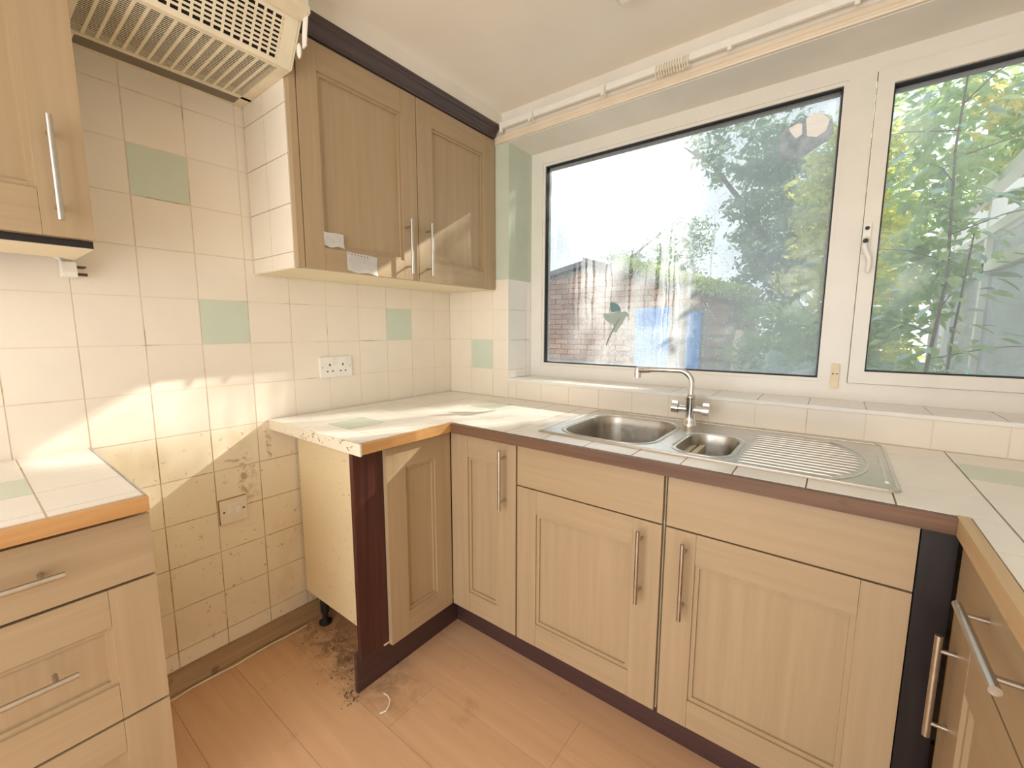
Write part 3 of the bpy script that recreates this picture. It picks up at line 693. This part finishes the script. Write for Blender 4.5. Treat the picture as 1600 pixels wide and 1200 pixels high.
# ------------------------------------------------------------------ wall cabinets
UZ0, UZ1, UX = 1.438, 2.146, .33
FU = Face('x', UX)
t = thing('wall_cabinet', 'two-door pale wood wall cabinet with dark cornice beside the window', 'cabinet', (.16, -.49, UZ0))
mk('body', B((.002, .310, -.985, -.967, UZ0, 2.188), (.002, .310, -.02, -.004, UZ0, 2.188), (.002, .310, -.967, -.02, UZ0, UZ0 + .018), (.002, .310, -.967, -.02, 2.128, 2.146), (.002, .012, -.967, -.02, UZ0 + .018, 2.128)), 'board_cream', t, bev=.0008)
mk('side_edge', B((.302, .326, -.991, -.970, UZ0, UZ1)), 'maple_z', t, bev=.001)
zs = [UZ0, 1.4885, 1.6385, 1.7885, 1.9385, 2.01]
sidew = mk('side_backing', B((.002, .300, -.9875, -.985, UZ0, 2.02)), 'grout', t)
for j in range(5):
    for a, b in ((.004, .15), (.15, .300)): put_tile(t, '-y', -.9875, a, b, zs[j], zs[j + 1], 'tile_cream', .0055)
d = shaker(FU, t, -.967, -.4985, UZ0 + .001, UZ1 - .003, .066, .072, .085, .072); handle(FU, d, -.559, 1.458, -.559, 1.667)
d = shaker(FU, t, -.4945, -.006, UZ0 + .001, UZ1 - .003, .082, .085, .085, .078); handle(FU, d, -.453, 1.460, -.453, 1.669)
bm = bmesh.new()
prism(bm, [(.31, 2.147), (.337, 2.147), (.339, 2.152), (.345, 2.155), (.347, 2.165), (.353, 2.170), (.358, 2.177), (.366, 2.180), (.370, 2.185), (.375, 2.187), (.375, 2.196), (.31, 2.196)], 'y', -.985, -.020)
mk('cornice', bm, 'cornice_dark', t, smooth=False)['label'] = 'dark wood moulded cornice'
t = thing('wall_cabinet', 'pale wood wall cabinet at the top left edge, left of the extractor hood', 'cabinet', (.16, -1.71, UZ0))
UB = 1.4235
mk('body', B((.002, .308, -1.484, -1.4665, UB, 2.188), (.002, .308, -1.97, -1.952, UB, 2.188), (.085, .308, -1.952, -1.484, UB, UB + .016), (.002, .308, -1.952, -1.484, 2.128, 2.146), (.002, .012, -1.952, -1.484, UB + .05, 2.128)), 'board_cream', t, bev=.0008)
mk('bottom_edge', B((.308, .3105, -1.970, -1.4665, UB + .0015, UZ0 + .003)), 'filler_dark', t)['label'] = 'dark brown bottom edge'
d = shaker(FU, t, -1.965, -1.4655, UZ0 + .004, UZ1, .078, .082, .085, .095); handle(FU, d, -1.521, 1.472, -1.521, 1.685)

# notes stuck on the wall cabinet door
def note(label, y0, y1, z0, z1, rot, curl, xb):
    bm = bmesh.new(); nu, nv = 8, 6; cy, cz = (y0 + y1) / 2, (z0 + z1) / 2; g = []
    for i in range(nu + 1):
        row = []
        for j in range(nv + 1):
            u, v = i / nu - .5, j / nv - .5; yy, zz = u * (y1 - y0), v * (z1 - z0)
            zz += .0025 * math.sin(u * 9) * (1 if v < 0 else .4)
            X_ = xb + .0006 + curl * (max(0, -v) ** 1.5) * (1 + .6 * math.sin(u * 6)) + .0008 * math.sin(u * 7 + v * 3) ** 2
            c, s = math.cos(rot), math.sin(rot); row.append(bm.verts.new((X_, cy + yy * c - zz * s, cz + yy * s + zz * c)))
        g.append(row)
    for i in range(nu):
        for j in range(nv): bm.faces.new((g[i][j], g[i + 1][j], g[i + 1][j + 1], g[i][j + 1]))
    r = bmesh.ops.solidify(bm, geom=bm.faces[:], thickness=.0004)
    return tag(mk('paper_note', bm, 'paper', loc=(xb, cy, z0)), label, 'note')
note('small handwritten paper note stuck higher on the wall cabinet door', -.904, -.832, 1.517, 1.563, .03, .006, UX - .0005)
o = note('larger spiral-torn handwritten note stuck along the bottom of the cabinet door', -.824, -.700, 1.441, 1.507, -.04, .014, UX)
bm = bmesh.new()
for k in range(7):
    yy = -.816 + k * .0125; cyl(bm, (UX + .0012, yy, 1.504 - k * .0008), (UX + .0022, yy, 1.504 - k * .0008), .0016, 8)
mk('punch_hole', bm, 'black', o)

# ------------------------------------------------------------------ extractor hood
HY0, HY1 = -1.448, -.994
hd = thing('extractor_hood', 'yellowed plastic extractor hood with slotted visor between the wall cabinets', 'extractor hood', (.2, -1.22, 2.01))
mk('body', B((.002, .34, HY0, HY1, 2.03, ZC - .002), (.34, .42, HY0, HY1, 2.13, ZC - .002), (.002, .34, HY0, HY0 + .003, 2.012, 2.03)), 'plastic_old', hd, bev=.002)
mk('bottom_frame', B((.002, .012, HY0, HY1, 2.004, 2.028), (.063, .078, HY0, HY1, 2.006, 2.03), (.335, .352, HY0, HY1, 2.006, 2.03), (.012, .335, HY0 + .003, HY0 + .018, 2.006, 2.03), (.012, .335, HY1 - .030, HY1, 2.006, 2.03)), 'plastic_old', hd, bev=.0015)
mk('dark_cavity', B((.078, .335, HY0 + .018, HY1 - .030, 2.026, 2.0298)), 'dark_void', hd)
bm = bmesh.new(); y0, y1 = HY0 + .018, HY1 - .030; nb = 29
for k in range(nb + 1):
    x = .079 + k * (.2525 / nb); box(bm, x, x + .0032, y0, y1, 2.0085, 2.0093)
for k in range(1, 15):
    y = y0 + k * (y1 - y0) / 15; box(bm, .078, .335, y - .0035, y + .0035, 2.0075, 2.0100)
gr = mk('filter_grille', bm, 'plastic_old', hd); gr['kind'] = 'stuff'
mk('lamp_cover', B((.0135, .062, HY0 + .033, HY1 - .031, 2.006, 2.026)), 'lens_grey', hd, bev=.001)
mk('lamp_clip', B((.0135, .064, HY0 + .0185, HY0 + .032, 2.0045, 2.026)), 'plastic_white', hd, bev=.001)
# visor sloping out and up, with real slots
P0, P1 = Vector((.352, 0, 2.008)), Vector((.424, 0, 2.116)); dv = (P1 - P0); L = dv.length; dv.normalize(); nv_ = Vector((dv.z, 0, -dv.x))
def vquad(bm, s0, s1, y0, y1, th=.003):
    pts = []
    for off in (0, -th):
        for s, y in ((s0, y0), (s1, y0), (s1, y1), (s0, y1)):
            p = P0 + dv * s + nv_ * off; pts.append(bm.verts.new((p.x, y, p.z)))
    for f in ((0, 1, 2, 3), (7, 6, 5, 4), (0, 4, 5, 1), (1, 5, 6, 2), (2, 6, 7, 3), (3, 7, 4, 0)): bm.faces.new([pts[i] for i in f])
bm = bmesh.new(); rows, cols = 9, 17; s0, s1 = .012, L - .014; ya, yb = HY0 + .02, HY1 - .045
vquad(bm, 0, s0, HY0 + .004, HY1 - .004); vquad(bm, s1, L, HY0 + .004, HY1 - .004); vquad(bm, s0, s1, HY0 + .004, ya); vquad(bm, s0, s1, yb, HY1 - .004)
ps = (s1 - s0) / rows
for r in range(rows):
    if r: vquad(bm, s0 + r * ps - .0030, s0 + r * ps + .0030, ya, yb)
    for c in range(cols + 1):
        y = ya + c * (yb - ya) / cols; vquad(bm, s0 + r * ps + (.0030 if r else 0), s0 + (r + 1) * ps - (.0030 if r < rows - 1 else 0), y - .0030, y + .0030)
mk('visor', bm, 'plastic_old', hd)
bm = bmesh.new(); prism(bm, [(.345, 2.030), (.352, 2.020), (.415, 2.112), (.405, 2.128), (.345, 2.128)], 'y', HY0 + .006, HY1 - .006); mk('visor_cavity', bm, 'dark_void', hd)
fa = mk('fascia', B((.418, .470, HY0, HY1, 2.128, ZC - .002), (.428, .478, HY0, HY1, 2.112, 2.128)), 'plastic_old', hd, bev=.002)
mk('fascia_panel', B((.470, .4725, HY0 + .05, HY1 - .03, 2.155, 2.23)), 'plastic_white', fa, bev=.001)
mk('fascia_label', B((.4725, .4732, HY1 - .10, HY1 - .05, 2.175, 2.22)), 'lens_grey', fa)
bm = bmesh.new(); prism(bm, [(.340, 2.008), (.354, 2.008), (.425, 2.115), (.470, 2.112), (.470, 2.128), (.340, 2.128)], 'y', HY1 - .003, HY1 + .0015); mk('side_cheek', bm, 'plastic_old', hd)
bm = bmesh.new(); ellipsoid(bm, (.402, HY1 + .002, 2.045), (.010, .006, .021)); mk('lever', bm, 'plastic_white', hd, smooth=True)
bm = bmesh.new(); prism(bm, [(.440, 2.113), (.462, 2.113), (.452, 2.075), (.446, 2.042), (.428, 2.040), (.430, 2.075)], 'y', HY1 - .002, HY1 + .002); mk('flap', bm, 'plastic_white', hd, bev=.001)

# ------------------------------------------------------------------ electrics
t = thing('double_socket', 'white double power socket on the tiles above the peninsula', 'socket', (0, -.694, 1.037))
mk('plate', B((.0002, .010, -.766, -.622, 1.037, 1.123)), 'plastic_white', t, bev=.003, seg=2)
for y in (-.724, -.664):
    bm = bmesh.new(); box(bm, .0095, .0104, y - .003, y + .003, 1.077 + .008, 1.077 + .017); box(bm, .0095, .0104, y - .015, y - .008, 1.060, 1.065); box(bm, .0095, .0104, y + .008, y + .015, 1.060, 1.065); mk('pin_slots', bm, 'black', t)
mk('rocker_gap', B((.0098, .0102, -.707, -.693, 1.091, 1.115), (.0098, .0102, -.647, -.633, 1.091, 1.115)), 'seal_grey', t)
for y in (-.700, -.640): mk('rocker', B((.009, .0125, y - .006, y + .006, 1.092, 1.114)), 'plastic_white', t, bev=.001)
for y in (-.757, -.631):
    bm = bmesh.new(); cyl(bm, (.009, y, 1.080), (.0105, y, 1.080), .003, 12); mk('screw', bm, 'nickel', t)
t = thing('fused_switch', 'grubby cream fused switch low on the stained tiles in the appliance gap', 'switch', (0, -1.124, .541))
mk('plate', B((.0002, .011, -1.167, -1.081, .541, .627)), 'plastic_switch', t, bev=.003, seg=2)
mk('dark_outline', B((.0001, .0035, -1.1695, -1.0785, .5385, .6295)), 'grout_dark', t); mk('fuse_holder', B((.0105, .014, -1.143, -1.126, .575, .597)), 'plastic_white', t, bev=.0012); mk('rocker', B((.0105, .0155, -1.121, -1.103, .575, .599)), 'plastic_white', t, bev=.0015)  # dark shadow outline added behind the switch plate to set it off
for y in (-1.156, -1.092):
    bm = bmesh.new(); cyl(bm, (.0105, y, .584), (.0125, y, .584), .0035, 12); mk('screw', bm, 'pin_brown', t)
# plug hanging below the left wall cabinet
t = thing('power_plug', 'loose white three-pin plug hanging below the left wall cabinet', 'plug', (.035, -1.49, 1.381))
PU = .030
bm = bmesh.new(); prism(bm, [(.012, 1.379), (.062, 1.379), (.066, 1.391), (.058, 1.417), (.048, 1.4225), (.026, 1.4225), (.016, 1.417), (.010, 1.391)], 'y', -1.522 + PU, -1.494 + PU); mk('body', bm, 'plastic_white', t, bev=.004, seg=2)
for b in ((.045, .051, -1.494 + PU, -1.474 + PU, 1.405, 1.4095), (.018, .024, -1.494 + PU, -1.474 + PU, 1.405, 1.4095), (.034, .039, -1.494 + PU, -1.471 + PU, 1.384, 1.392)): mk('pin', B(b), 'pin_brown', t)
bm = bmesh.new(); tube(bm, [(.035, -1.508 + PU, 1.420), (.035, -1.520, 1.44), (.035, -1.53, 1.47)], .0035, 10); mk('cord', bm, 'plastic_white', t, smooth=True)
# thin cable along the skirting
bm = bmesh.new(); pts = [(.032 + .004 * math.sin(k * 1.3), -1.44 + k * .045, .0035 + .001 * (k % 2)) for k in range(13)]; tube(bm, pts, .003, 8)
tag(mk('loose_cable', bm, 'plastic_old', smooth=True, loc=(.03, -1.2, 0)), 'thin pale cable lying on the floor along the wooden skirting', 'cable')
bm = bmesh.new(); tube(bm, [(.576, -.912, .004), (.60, -.914, .010), (.622, -.921, .012), (.635, -.935, .010), (.640, -.952, .006), (.630, -.968, .003)], .0022, 8)
tag(mk('plastic_strip', bm, 'plastic_white', smooth=True, loc=(.6, -.94, 0)), 'short curled white plastic strip lying on the laminate floor', 'strip')
# crumbs of dirt
bm = bmesh.new()
for k in range(420):
    if k < 300:
        a = random.random(); cx = .12 + .36 * a + random.gauss(0, .045); cy = -.865 - .085 * a + random.gauss(0, .03)
    else: cx, cy = .495 + random.gauss(0, .018), -.985 + random.gauss(0, .018)
    if .484 < cx < .51 and cy > -.97: continue
    if cx < .045: continue
    s = random.uniform(.0012, .0048); v = [bm.verts.new((cx + random.uniform(-s, s), cy + random.uniform(-s, s), h)) for h in (.0002, .0002, .0002, s * .9)]
    for f in ((0, 1, 2), (0, 1, 3), (1, 2, 3), (2, 0, 3)): bm.faces.new([v[i] for i in f])
tag(mk('dirt_crumbs', bm, 'bark', loc=(.35, -.9, 0)), 'brown dirt and crumbs scattered on the floor by the open cabinet end', 'dirt', kind='stuff')

# ------------------------------------------------------------------ curtain rail
t = thing('curtain_rail', 'white curtain track on the wall above the window', 'curtain rail', (1.4, -.03, 2.16))
bm = bmesh.new(); prism(bm, [(-.026, 2.172), (-.038, 2.172), (-.038, 2.196), (-.026, 2.196), (-.026, 2.192), (-.030, 2.192), (-.030, 2.176), (-.026, 2.176)], 'x', .392, 2.50); mk('track', bm, 'plastic_white', t)
for x in (.395, .555, .905, 1.36, 1.69, 2.05, 2.4): mk('bracket', B((x - .008, x + .008, -.030, -.0045, 2.176, 2.19), (x - .006, x + .006, -.040, -.034, 2.160, 2.196)), 'plastic_white', t, bev=.001)
mk('end_stop', B((.386, .394, -.042, -.022, 2.156, 2.200)), 'plastic_white', t, bev=.002)
bm = bmesh.new()
def hook_mesh(bm, x):
    tube(bm, [(x, -.0395, 2.192), (x, -.045, 2.186), (x, -.046, 2.170), (x + .002, -.046, 2.156), (x + .0035, -.042, 2.149), (x + .003, -.036, 2.152), (x + .002, -.035, 2.162)], .0019, 7)
hook_mesh(bm, 0); h0 = mk('curtain_hook', bm, 'plastic_old', smooth=True, loc=(0, -.043, 2.15)); hmesh = h0.data; bpy.data.objects.remove(h0)
HL = 'small plastic curtain glider bunched with others at mid-track'
for k in range(13):
    o = bpy.data.objects.new('curtain_hook', hmesh); COL.objects.link(o); o.location = (1.118 + k * .0092 + random.uniform(-.001, .001), -.043, 2.150); o.rotation_euler = (0, 0, random.uniform(-.25, .25)); tag(o, HL, 'glider', 'curtain gliders bunched on the track')
for x, lab in ((.562, 'single curtain glider on the track nearest the wall cabinet'), (.905, 'single curtain glider on the track left of the bunched ones')):
    o = bpy.data.objects.new('curtain_hook', hmesh); COL.objects.link(o); o.location = (x + .012, -.043, 2.150); tag(o, lab, 'glider')
# fitting on the ceiling cut by the top of the picture
t = thing('ceiling_fitting', 'pale wooden fitting on the ceiling, only its corner in view at the top', 'fitting', (1.15, -.6, 2.235))
mk('base', B((1.097, 1.20, -.90, -.327, 2.243, ZC - .0005)), 'pelmet_cream', t, bev=.002); mk('cover', B((1.112, 1.185, -.88, -.345, 2.228, 2.243)), 'plastic_white', t, bev=.004)

# ------------------------------------------------------------------ outdoors
struct(mk('ground', B((-9, 9, .33, 16, -.3, -.1)), 'soil'), 'garden ground'); struct(mk('patio', B((-4, 7, -9, YB - .12, -.3, -.1)), 'paving'), 'paved yard behind the house')
# brick outbuilding
SY0 = 4.0
sh = thing('brick_shed', 'brick outbuilding with blue doors and mossy roof seen through the fogged pane', 'shed', (-1.2, 4.8, -.1))
def rooftop(x): return 2.22 if x < -1.1 else 2.22 - (x + 1.1) * .325
bm = bmesh.new(); prism(bm, [(-3.4, -.1), (.72, -.1), (.72, rooftop(.72) - .05), (-1.1, 2.17), (-3.4, 1.75)], 'y', SY0 + .02, SY0 + 2.0); mk('wall', bm, 'mortar', sh)
bmz = bmesh.new(); box(bmz, -.1055, .1055, 0, .03, -.0315, .0315); bevel(bmz, .004); bme = bpy.data.meshes.new('brick'); bmz.to_mesh(bme); bmz.free(); bme.materials.append(MAT['brick'])
cnt = 0
doors = ((-.474, -.03, 1.53), (.19, .36, 1.47))
for r in range(12, 32):
    z = -.06 + r * .075
    for c in range(0, 20):
        x = -3.3 + c * .221 + (.11 if r % 2 else 0)
        if x > .60 or cnt >= 300: continue
        top = rooftop(x) - .12 if x > -1.1 else 2.17 - (-1.1 - x) * .18 - .06
        if z > top or z < .55 or x < -2.75: continue
        if any(a - .11 < x < b + .11 and z < h + .05 for a, b, h in doors): continue
        o = inst('brick', bme, sh, (x, SY0 - .008 + random.uniform(-.003, .003), z)); cnt += 1
for a, b, h in doors:
    dd = mk('door', B((a, b, SY0 - .005, SY0 + .03, 0, h)), 'blue_paint', sh, bev=.004)
    for k in range(1, int((b - a) / .11)): mk('board_groove', B((a + k * .11 - .003, a + k * .11 + .003, SY0 - .007, SY0 - .005, .02, h - .02)), 'roof_slate', dd)
bm = bmesh.new(); prism(bm, [(-1.25, 2.20), (.95, 1.50), (.97, 1.56), (-1.25, 2.27)], 'y', SY0 - .12, SY0 + 2.1); mk('roof', bm, 'roof_slate', sh)
bm = bmesh.new(); prism(bm, [(-3.6, 1.68), (-1.2, 2.17), (-1.2, 2.24), (-3.6, 1.75)], 'y', SY0 - .10, SY0 + 2.1); mk('roof', bm, 'roof_slate', sh)

# foliage
def in_sunbeam(P):
    t_ = P[:, 1] - .2; x = P[:, 0] - .55 * t_; z = P[:, 2] - .615 * t_
    return (x > .64) & (x < 1.22) & (z > .90) & (z < 2.25)
def leaf_cloud(name, parent, P, size, mat, keep=.10, flat=.35):
    P = np.asarray(P); inb = in_sunbeam(P); P = P[~inb | (rng.random(len(P)) < keep)]; k = len(P)
    a = rng.normal(size=(k, 3)); a[:, 2] *= flat + .4; a /= np.linalg.norm(a, axis=1)[:, None]
    b = rng.normal(size=(k, 3)); b -= (b * a).sum(1)[:, None] * a; b /= np.linalg.norm(b, axis=1)[:, None]
    s = size * rng.uniform(.6, 1.35, (k, 1)); nrm = np.cross(a, b)
    V = np.stack([P - a * s, P + b * s * .42 + nrm * s * .12, P + a * s, P - b * s * .42 + nrm * s * .12], 1).reshape(-1, 3) - np.array(wloc(parent))
    me = bpy.data.meshes.new(name); idx = np.arange(k * 4).reshape(-1, 4)
    F = np.concatenate([idx[:, [0, 1, 2]], idx[:, [0, 2, 3]]]).tolist(); me.from_pydata(V.tolist(), [], F); me.materials.append(MAT[mat])
    o = bpy.data.objects.new(name, me); COL.objects.link(o); o.parent = parent; o['kind'] = 'stuff'; return o
def blob(c, r, n, shell=.5):
    d = rng.normal(size=(n, 3)); d /= np.linalg.norm(d, axis=1)[:, None]; rad = (shell + (1 - shell) * rng.random((n, 1))) ; return np.array(c) + d * rad * np.array(r)
def trunk(parent, pts, r, name='trunk'):
    bm = bmesh.new(); tube(bm, pts, r, 8); return mk(name, bm, 'bark', parent, smooth=True)
def clusters(c, r, nc, per, cr):
    cs = blob(c, r, nc, .45); return np.concatenate([blob(q, (cr, cr, cr * .7), per, .2) for q in cs])
# big hazy tree right of centre
t = thing('garden_tree', 'tall dark green tree behind the shed in the middle of the left pane', 'tree', (1.0, 7.4, -.1))
trunk(t, [(1.0, 7.4, -.1), (1.05, 7.4, 1.6), (.9, 7.35, 3.2), (.7, 7.3, 4.6)], [.16, .13, .09, .03]); trunk(t, [(1.0, 7.4, 2.0), (.4, 7.2, 3.2), (-.3, 7.0, 4.2), (-.8, 6.9, 4.6)], [.08, .06, .03, .012], 'branch')
leaf_cloud('foliage', t, np.concatenate([clusters((1.0, 7.3, 3.0), (1.05, .9, 1.9), 150, 46, .34), clusters((.15, 7.0, 4.5), (1.0, .6, .7), 40, 30, .26)]), .075, 'leaf_dark')
t = thing('garden_tree', 'yellow-green leafy tree at the right of the left pane', 'tree', (1.75, 5.2, -.1))
trunk(t, [(1.75, 5.2, -.1), (1.7, 5.2, 1.2), (1.8, 5.2, 2.6), (1.7, 5.2, 3.6)], [.10, .08, .05, .02])
leaf_cloud('foliage', t, clusters((1.72, 5.0, 2.35), (.62, .6, 1.75), 130, 44, .26), .055, 'leaf_yellow'); leaf_cloud('foliage', t, clusters((1.75, 5.3, 3.1), (.7, .5, 1.2), 40, 30, .26), .055, 'leaf_mid')
t = thing('garden_tree', 'tall autumn-tinted tree filling the top of the right pane', 'tree', (3.6, 4.7, -.1))
trunk(t, [(3.6, 4.7, -.1), (3.55, 4.7, 2.0), (3.7, 4.6, 4.4)], [.13, .10, .04])
leaf_cloud('foliage', t, clusters((3.70, 4.6, 3.5), (1.55, .8, 2.5), 330, 46, .34), .06, 'leaf_mid'); leaf_cloud('foliage', t, clusters((3.1, 4.1, 3.0), (.8, .4, 1.5), 46, 34, .24), .05, 'leaf_autumn')
# thin tree against the sky at the left
t = thing('garden_tree', 'thin bare-branched tree against the bright sky in the left pane', 'tree', (-2.2, 7.5, -.1))
trunk(t, [(-2.2, 7.5, -.1), (-2.2, 7.5, 1.8), (-2.1, 7.5, 2.9)], [.08, .06, .03])
for k in range(9):
    a = -1.1 + k * .27; L_ = random.uniform(.5, 1.1); s = (-2.15, 7.5, 2.0 + .09 * k); trunk(t, [s, (s[0] + math.sin(a) * L_ * .6, 7.5, s[2] + .35 * L_), (s[0] + math.sin(a) * L_ * 1.3, 7.45, s[2] + .75 * L_)], [.025, .014, .004], 'branch')
leaf_cloud('foliage', t, np.concatenate([clusters((-2.1, 7.5, 2.5), (1.2, .4, .55), 70, 20, .22), clusters((-.9, 7.4, 2.7), (.7, .4, .8), 60, 26, .22)]), .05, 'leaf_dark')
# shrubs
t = thing('moss_fringe', 'bright green moss and weeds along the shed roof edge', 'moss', (-.1, 3.9, 1.7)); xs = rng.uniform(-.75, .95, 3200)
leaf_cloud('fringe', t, np.stack([xs, 3.86 + rng.uniform(-.06, .4, 3200), 2.20 - (xs + 1.25) * .318 + .06 + rng.uniform(-.04, .15, 3200)], 1), .035, 'moss')
t = thing('garden_shrub', 'leafy shrub in the lower right corner of the left pane', 'shrub', (1.35, 2.9, -.1)); trunk(t, [(1.35, 2.9, -.1), (1.32, 2.9, .9)], [.03, .015], 'stem')
leaf_cloud('foliage', t, clusters((1.30, 2.9, 1.0), (.48, .35, .50), 80, 40, .15), .034, 'leaf_mid')
t = thing('garden_shrub', 'blue-green shrub just outside at the foot of the mullion', 'shrub', (1.55, 1.5, -.1)); trunk(t, [(1.6, 1.5, -.1), (1.6, 1.5, .9)], [.02, .01], 'stem')
leaf_cloud('foliage', t, clusters((1.62, 1.45, .86), (.30, .22, .30), 50, 26, .10), .032, 'leaf_blue')
t = thing('garden_shrub', 'dense green hedge behind the young tree in the right pane', 'shrub', (2.2, 3.6, -.1)); trunk(t, [(2.0, 3.6, -.1), (2.0, 3.6, 1.4)], [.04, .02], 'stem')
leaf_cloud('foliage', t, clusters((1.98, 3.5, 1.35), (.30, .5, 1.25), 90, 40, .2), .042, 'leaf_yellow')
# young tree close to the glass, leaf by leaf
t = thing('young_tree', 'slim young tree with big leaves close outside the right pane', 'tree', (2.08, 1.3, -.1))
trunk(t, [(2.10, 1.3, -.1), (2.09, 1.3, 1.0), (2.13, 1.32, 1.5), (2.10, 1.3, 2.1), (2.12, 1.3, 2.7)], [.009, .008, .007, .005, .003]); trunk(t, [(2.16, 1.35, -.1), (2.18, 1.35, 1.2), (2.20, 1.3, 1.7)], [.008, .006, .003])
for k in range(12):
    z0 = 1.1 + k * .12; a = k * 2.4; l_ = random.uniform(.22, .40); trunk(t, [(2.11, 1.3, z0), (2.11 + .5 * l_ * math.cos(a), 1.3 + .35 * l_ * math.sin(a), z0 + .06), (2.11 + l_ * math.cos(a), 1.3 + .6 * l_ * math.sin(a), z0 + .08)], [.0035, .0025, .0015], 'branch')
lm = []
for mt in ('leaf_mid', 'leaf_blue', 'leaf_dark'):
    bm = bmesh.new(); rows_ = []
    for i, (s, w) in enumerate(((0, .0), (.25, .36), (.55, .40), (.8, .22), (1, 0))):
        if w == 0: rows_.append([bm.verts.new((s, 0, -.12 * s * s))])
        else: rows_.append([bm.verts.new((s, -w * .5, -.12 * s * s + .06)), bm.verts.new((s, 0, -.12 * s * s)), bm.verts.new((s, w * .5, -.12 * s * s + .06))])
    for A, Bq in zip(rows_, rows_[1:]):
        if len(A) == 1: bm.faces.new((A[0], Bq[0], Bq[1])); bm.faces.new((A[0], Bq[1], Bq[2]))
        elif len(Bq) == 1: bm.faces.new((A[0], Bq[0], A[1])); bm.faces.new((A[1], Bq[0], A[2]))
        else: bm.faces.new((A[0], Bq[0], Bq[1], A[1])); bm.faces.new((A[1], Bq[1], Bq[2], A[2]))
    me = bpy.data.meshes.new('leaf'); bm.to_mesh(me); bm.free(); me.materials.append(MAT[mt]); lm.append(me)
for k in range(290):
    z = random.uniform(.75, 2.6); a = random.uniform(0, 6.283); rr = random.uniform(.06, .36) * (1.0 if z < 2.1 else .75)
    p = (2.09 + rr * math.cos(a), 1.30 + .7 * rr * math.sin(a), z)
    if p[0] > 2.33: continue
    o = inst('leaf', random.choice((lm[0], lm[0], lm[1], lm[2])), t, p); s = random.uniform(.055, .12); o.scale = (s, s, s); o.rotation_euler = (random.uniform(-.5, .5), random.uniform(-.1, .7), a + random.uniform(-.7, .7))
leaf_cloud('foliage', t, np.concatenate([clusters((1.98, 1.55, 1.0), (.24, .2, .40), 60, 24, .10), clusters((2.05, 1.5, 1.9), (.24, .2, .7), 60, 22, .12)]), .034, 'leaf_mid')
# conservatory side wall
cv = thing('conservatory', 'white framed glass conservatory at the right edge of the right pane', 'conservatory', (2.6, 2.0, -.1)); CX = 2.36
for y in (.95, 1.98, 2.88, 3.5): mk('post', B((CX, CX + .06, y - .03, y + .03, -.1, 1.98)), 'upvc', cv, bev=.004)
mk('transom', B((CX, CX + .06, .95, 3.5, 1.57, 1.63)), 'upvc', cv, bev=.004); mk('eaves_beam', B((CX - .005, CX + .06, .9, 3.55, 1.77, 1.82)), 'upvc', cv, bev=.004); mk('gutter', B((CX - .06, CX, .9, 3.55, 1.97, 2.02)), 'upvc', cv, bev=.012, seg=2)
for a, b in ((.98, 1.95), (2.01, 2.85), (2.91, 3.47)):
    mk('glass_pane', B((CX + .028, CX + .034, a, b, .1, 1.57)), 'glass_clear', cv); mk('glass_pane', B((CX + .028, CX + .034, a, b, 1.63, 1.76)), 'glass_clear', cv)
for y in (.95, 1.98, 2.88, 3.5): bm = bmesh.new(); prism(bm, [(CX, 2.0), (4.0, 2.42), (4.0, 2.47), (CX, 2.05)], 'y', y - .025, y + .025); mk('rafter', bm, 'upvc', cv)
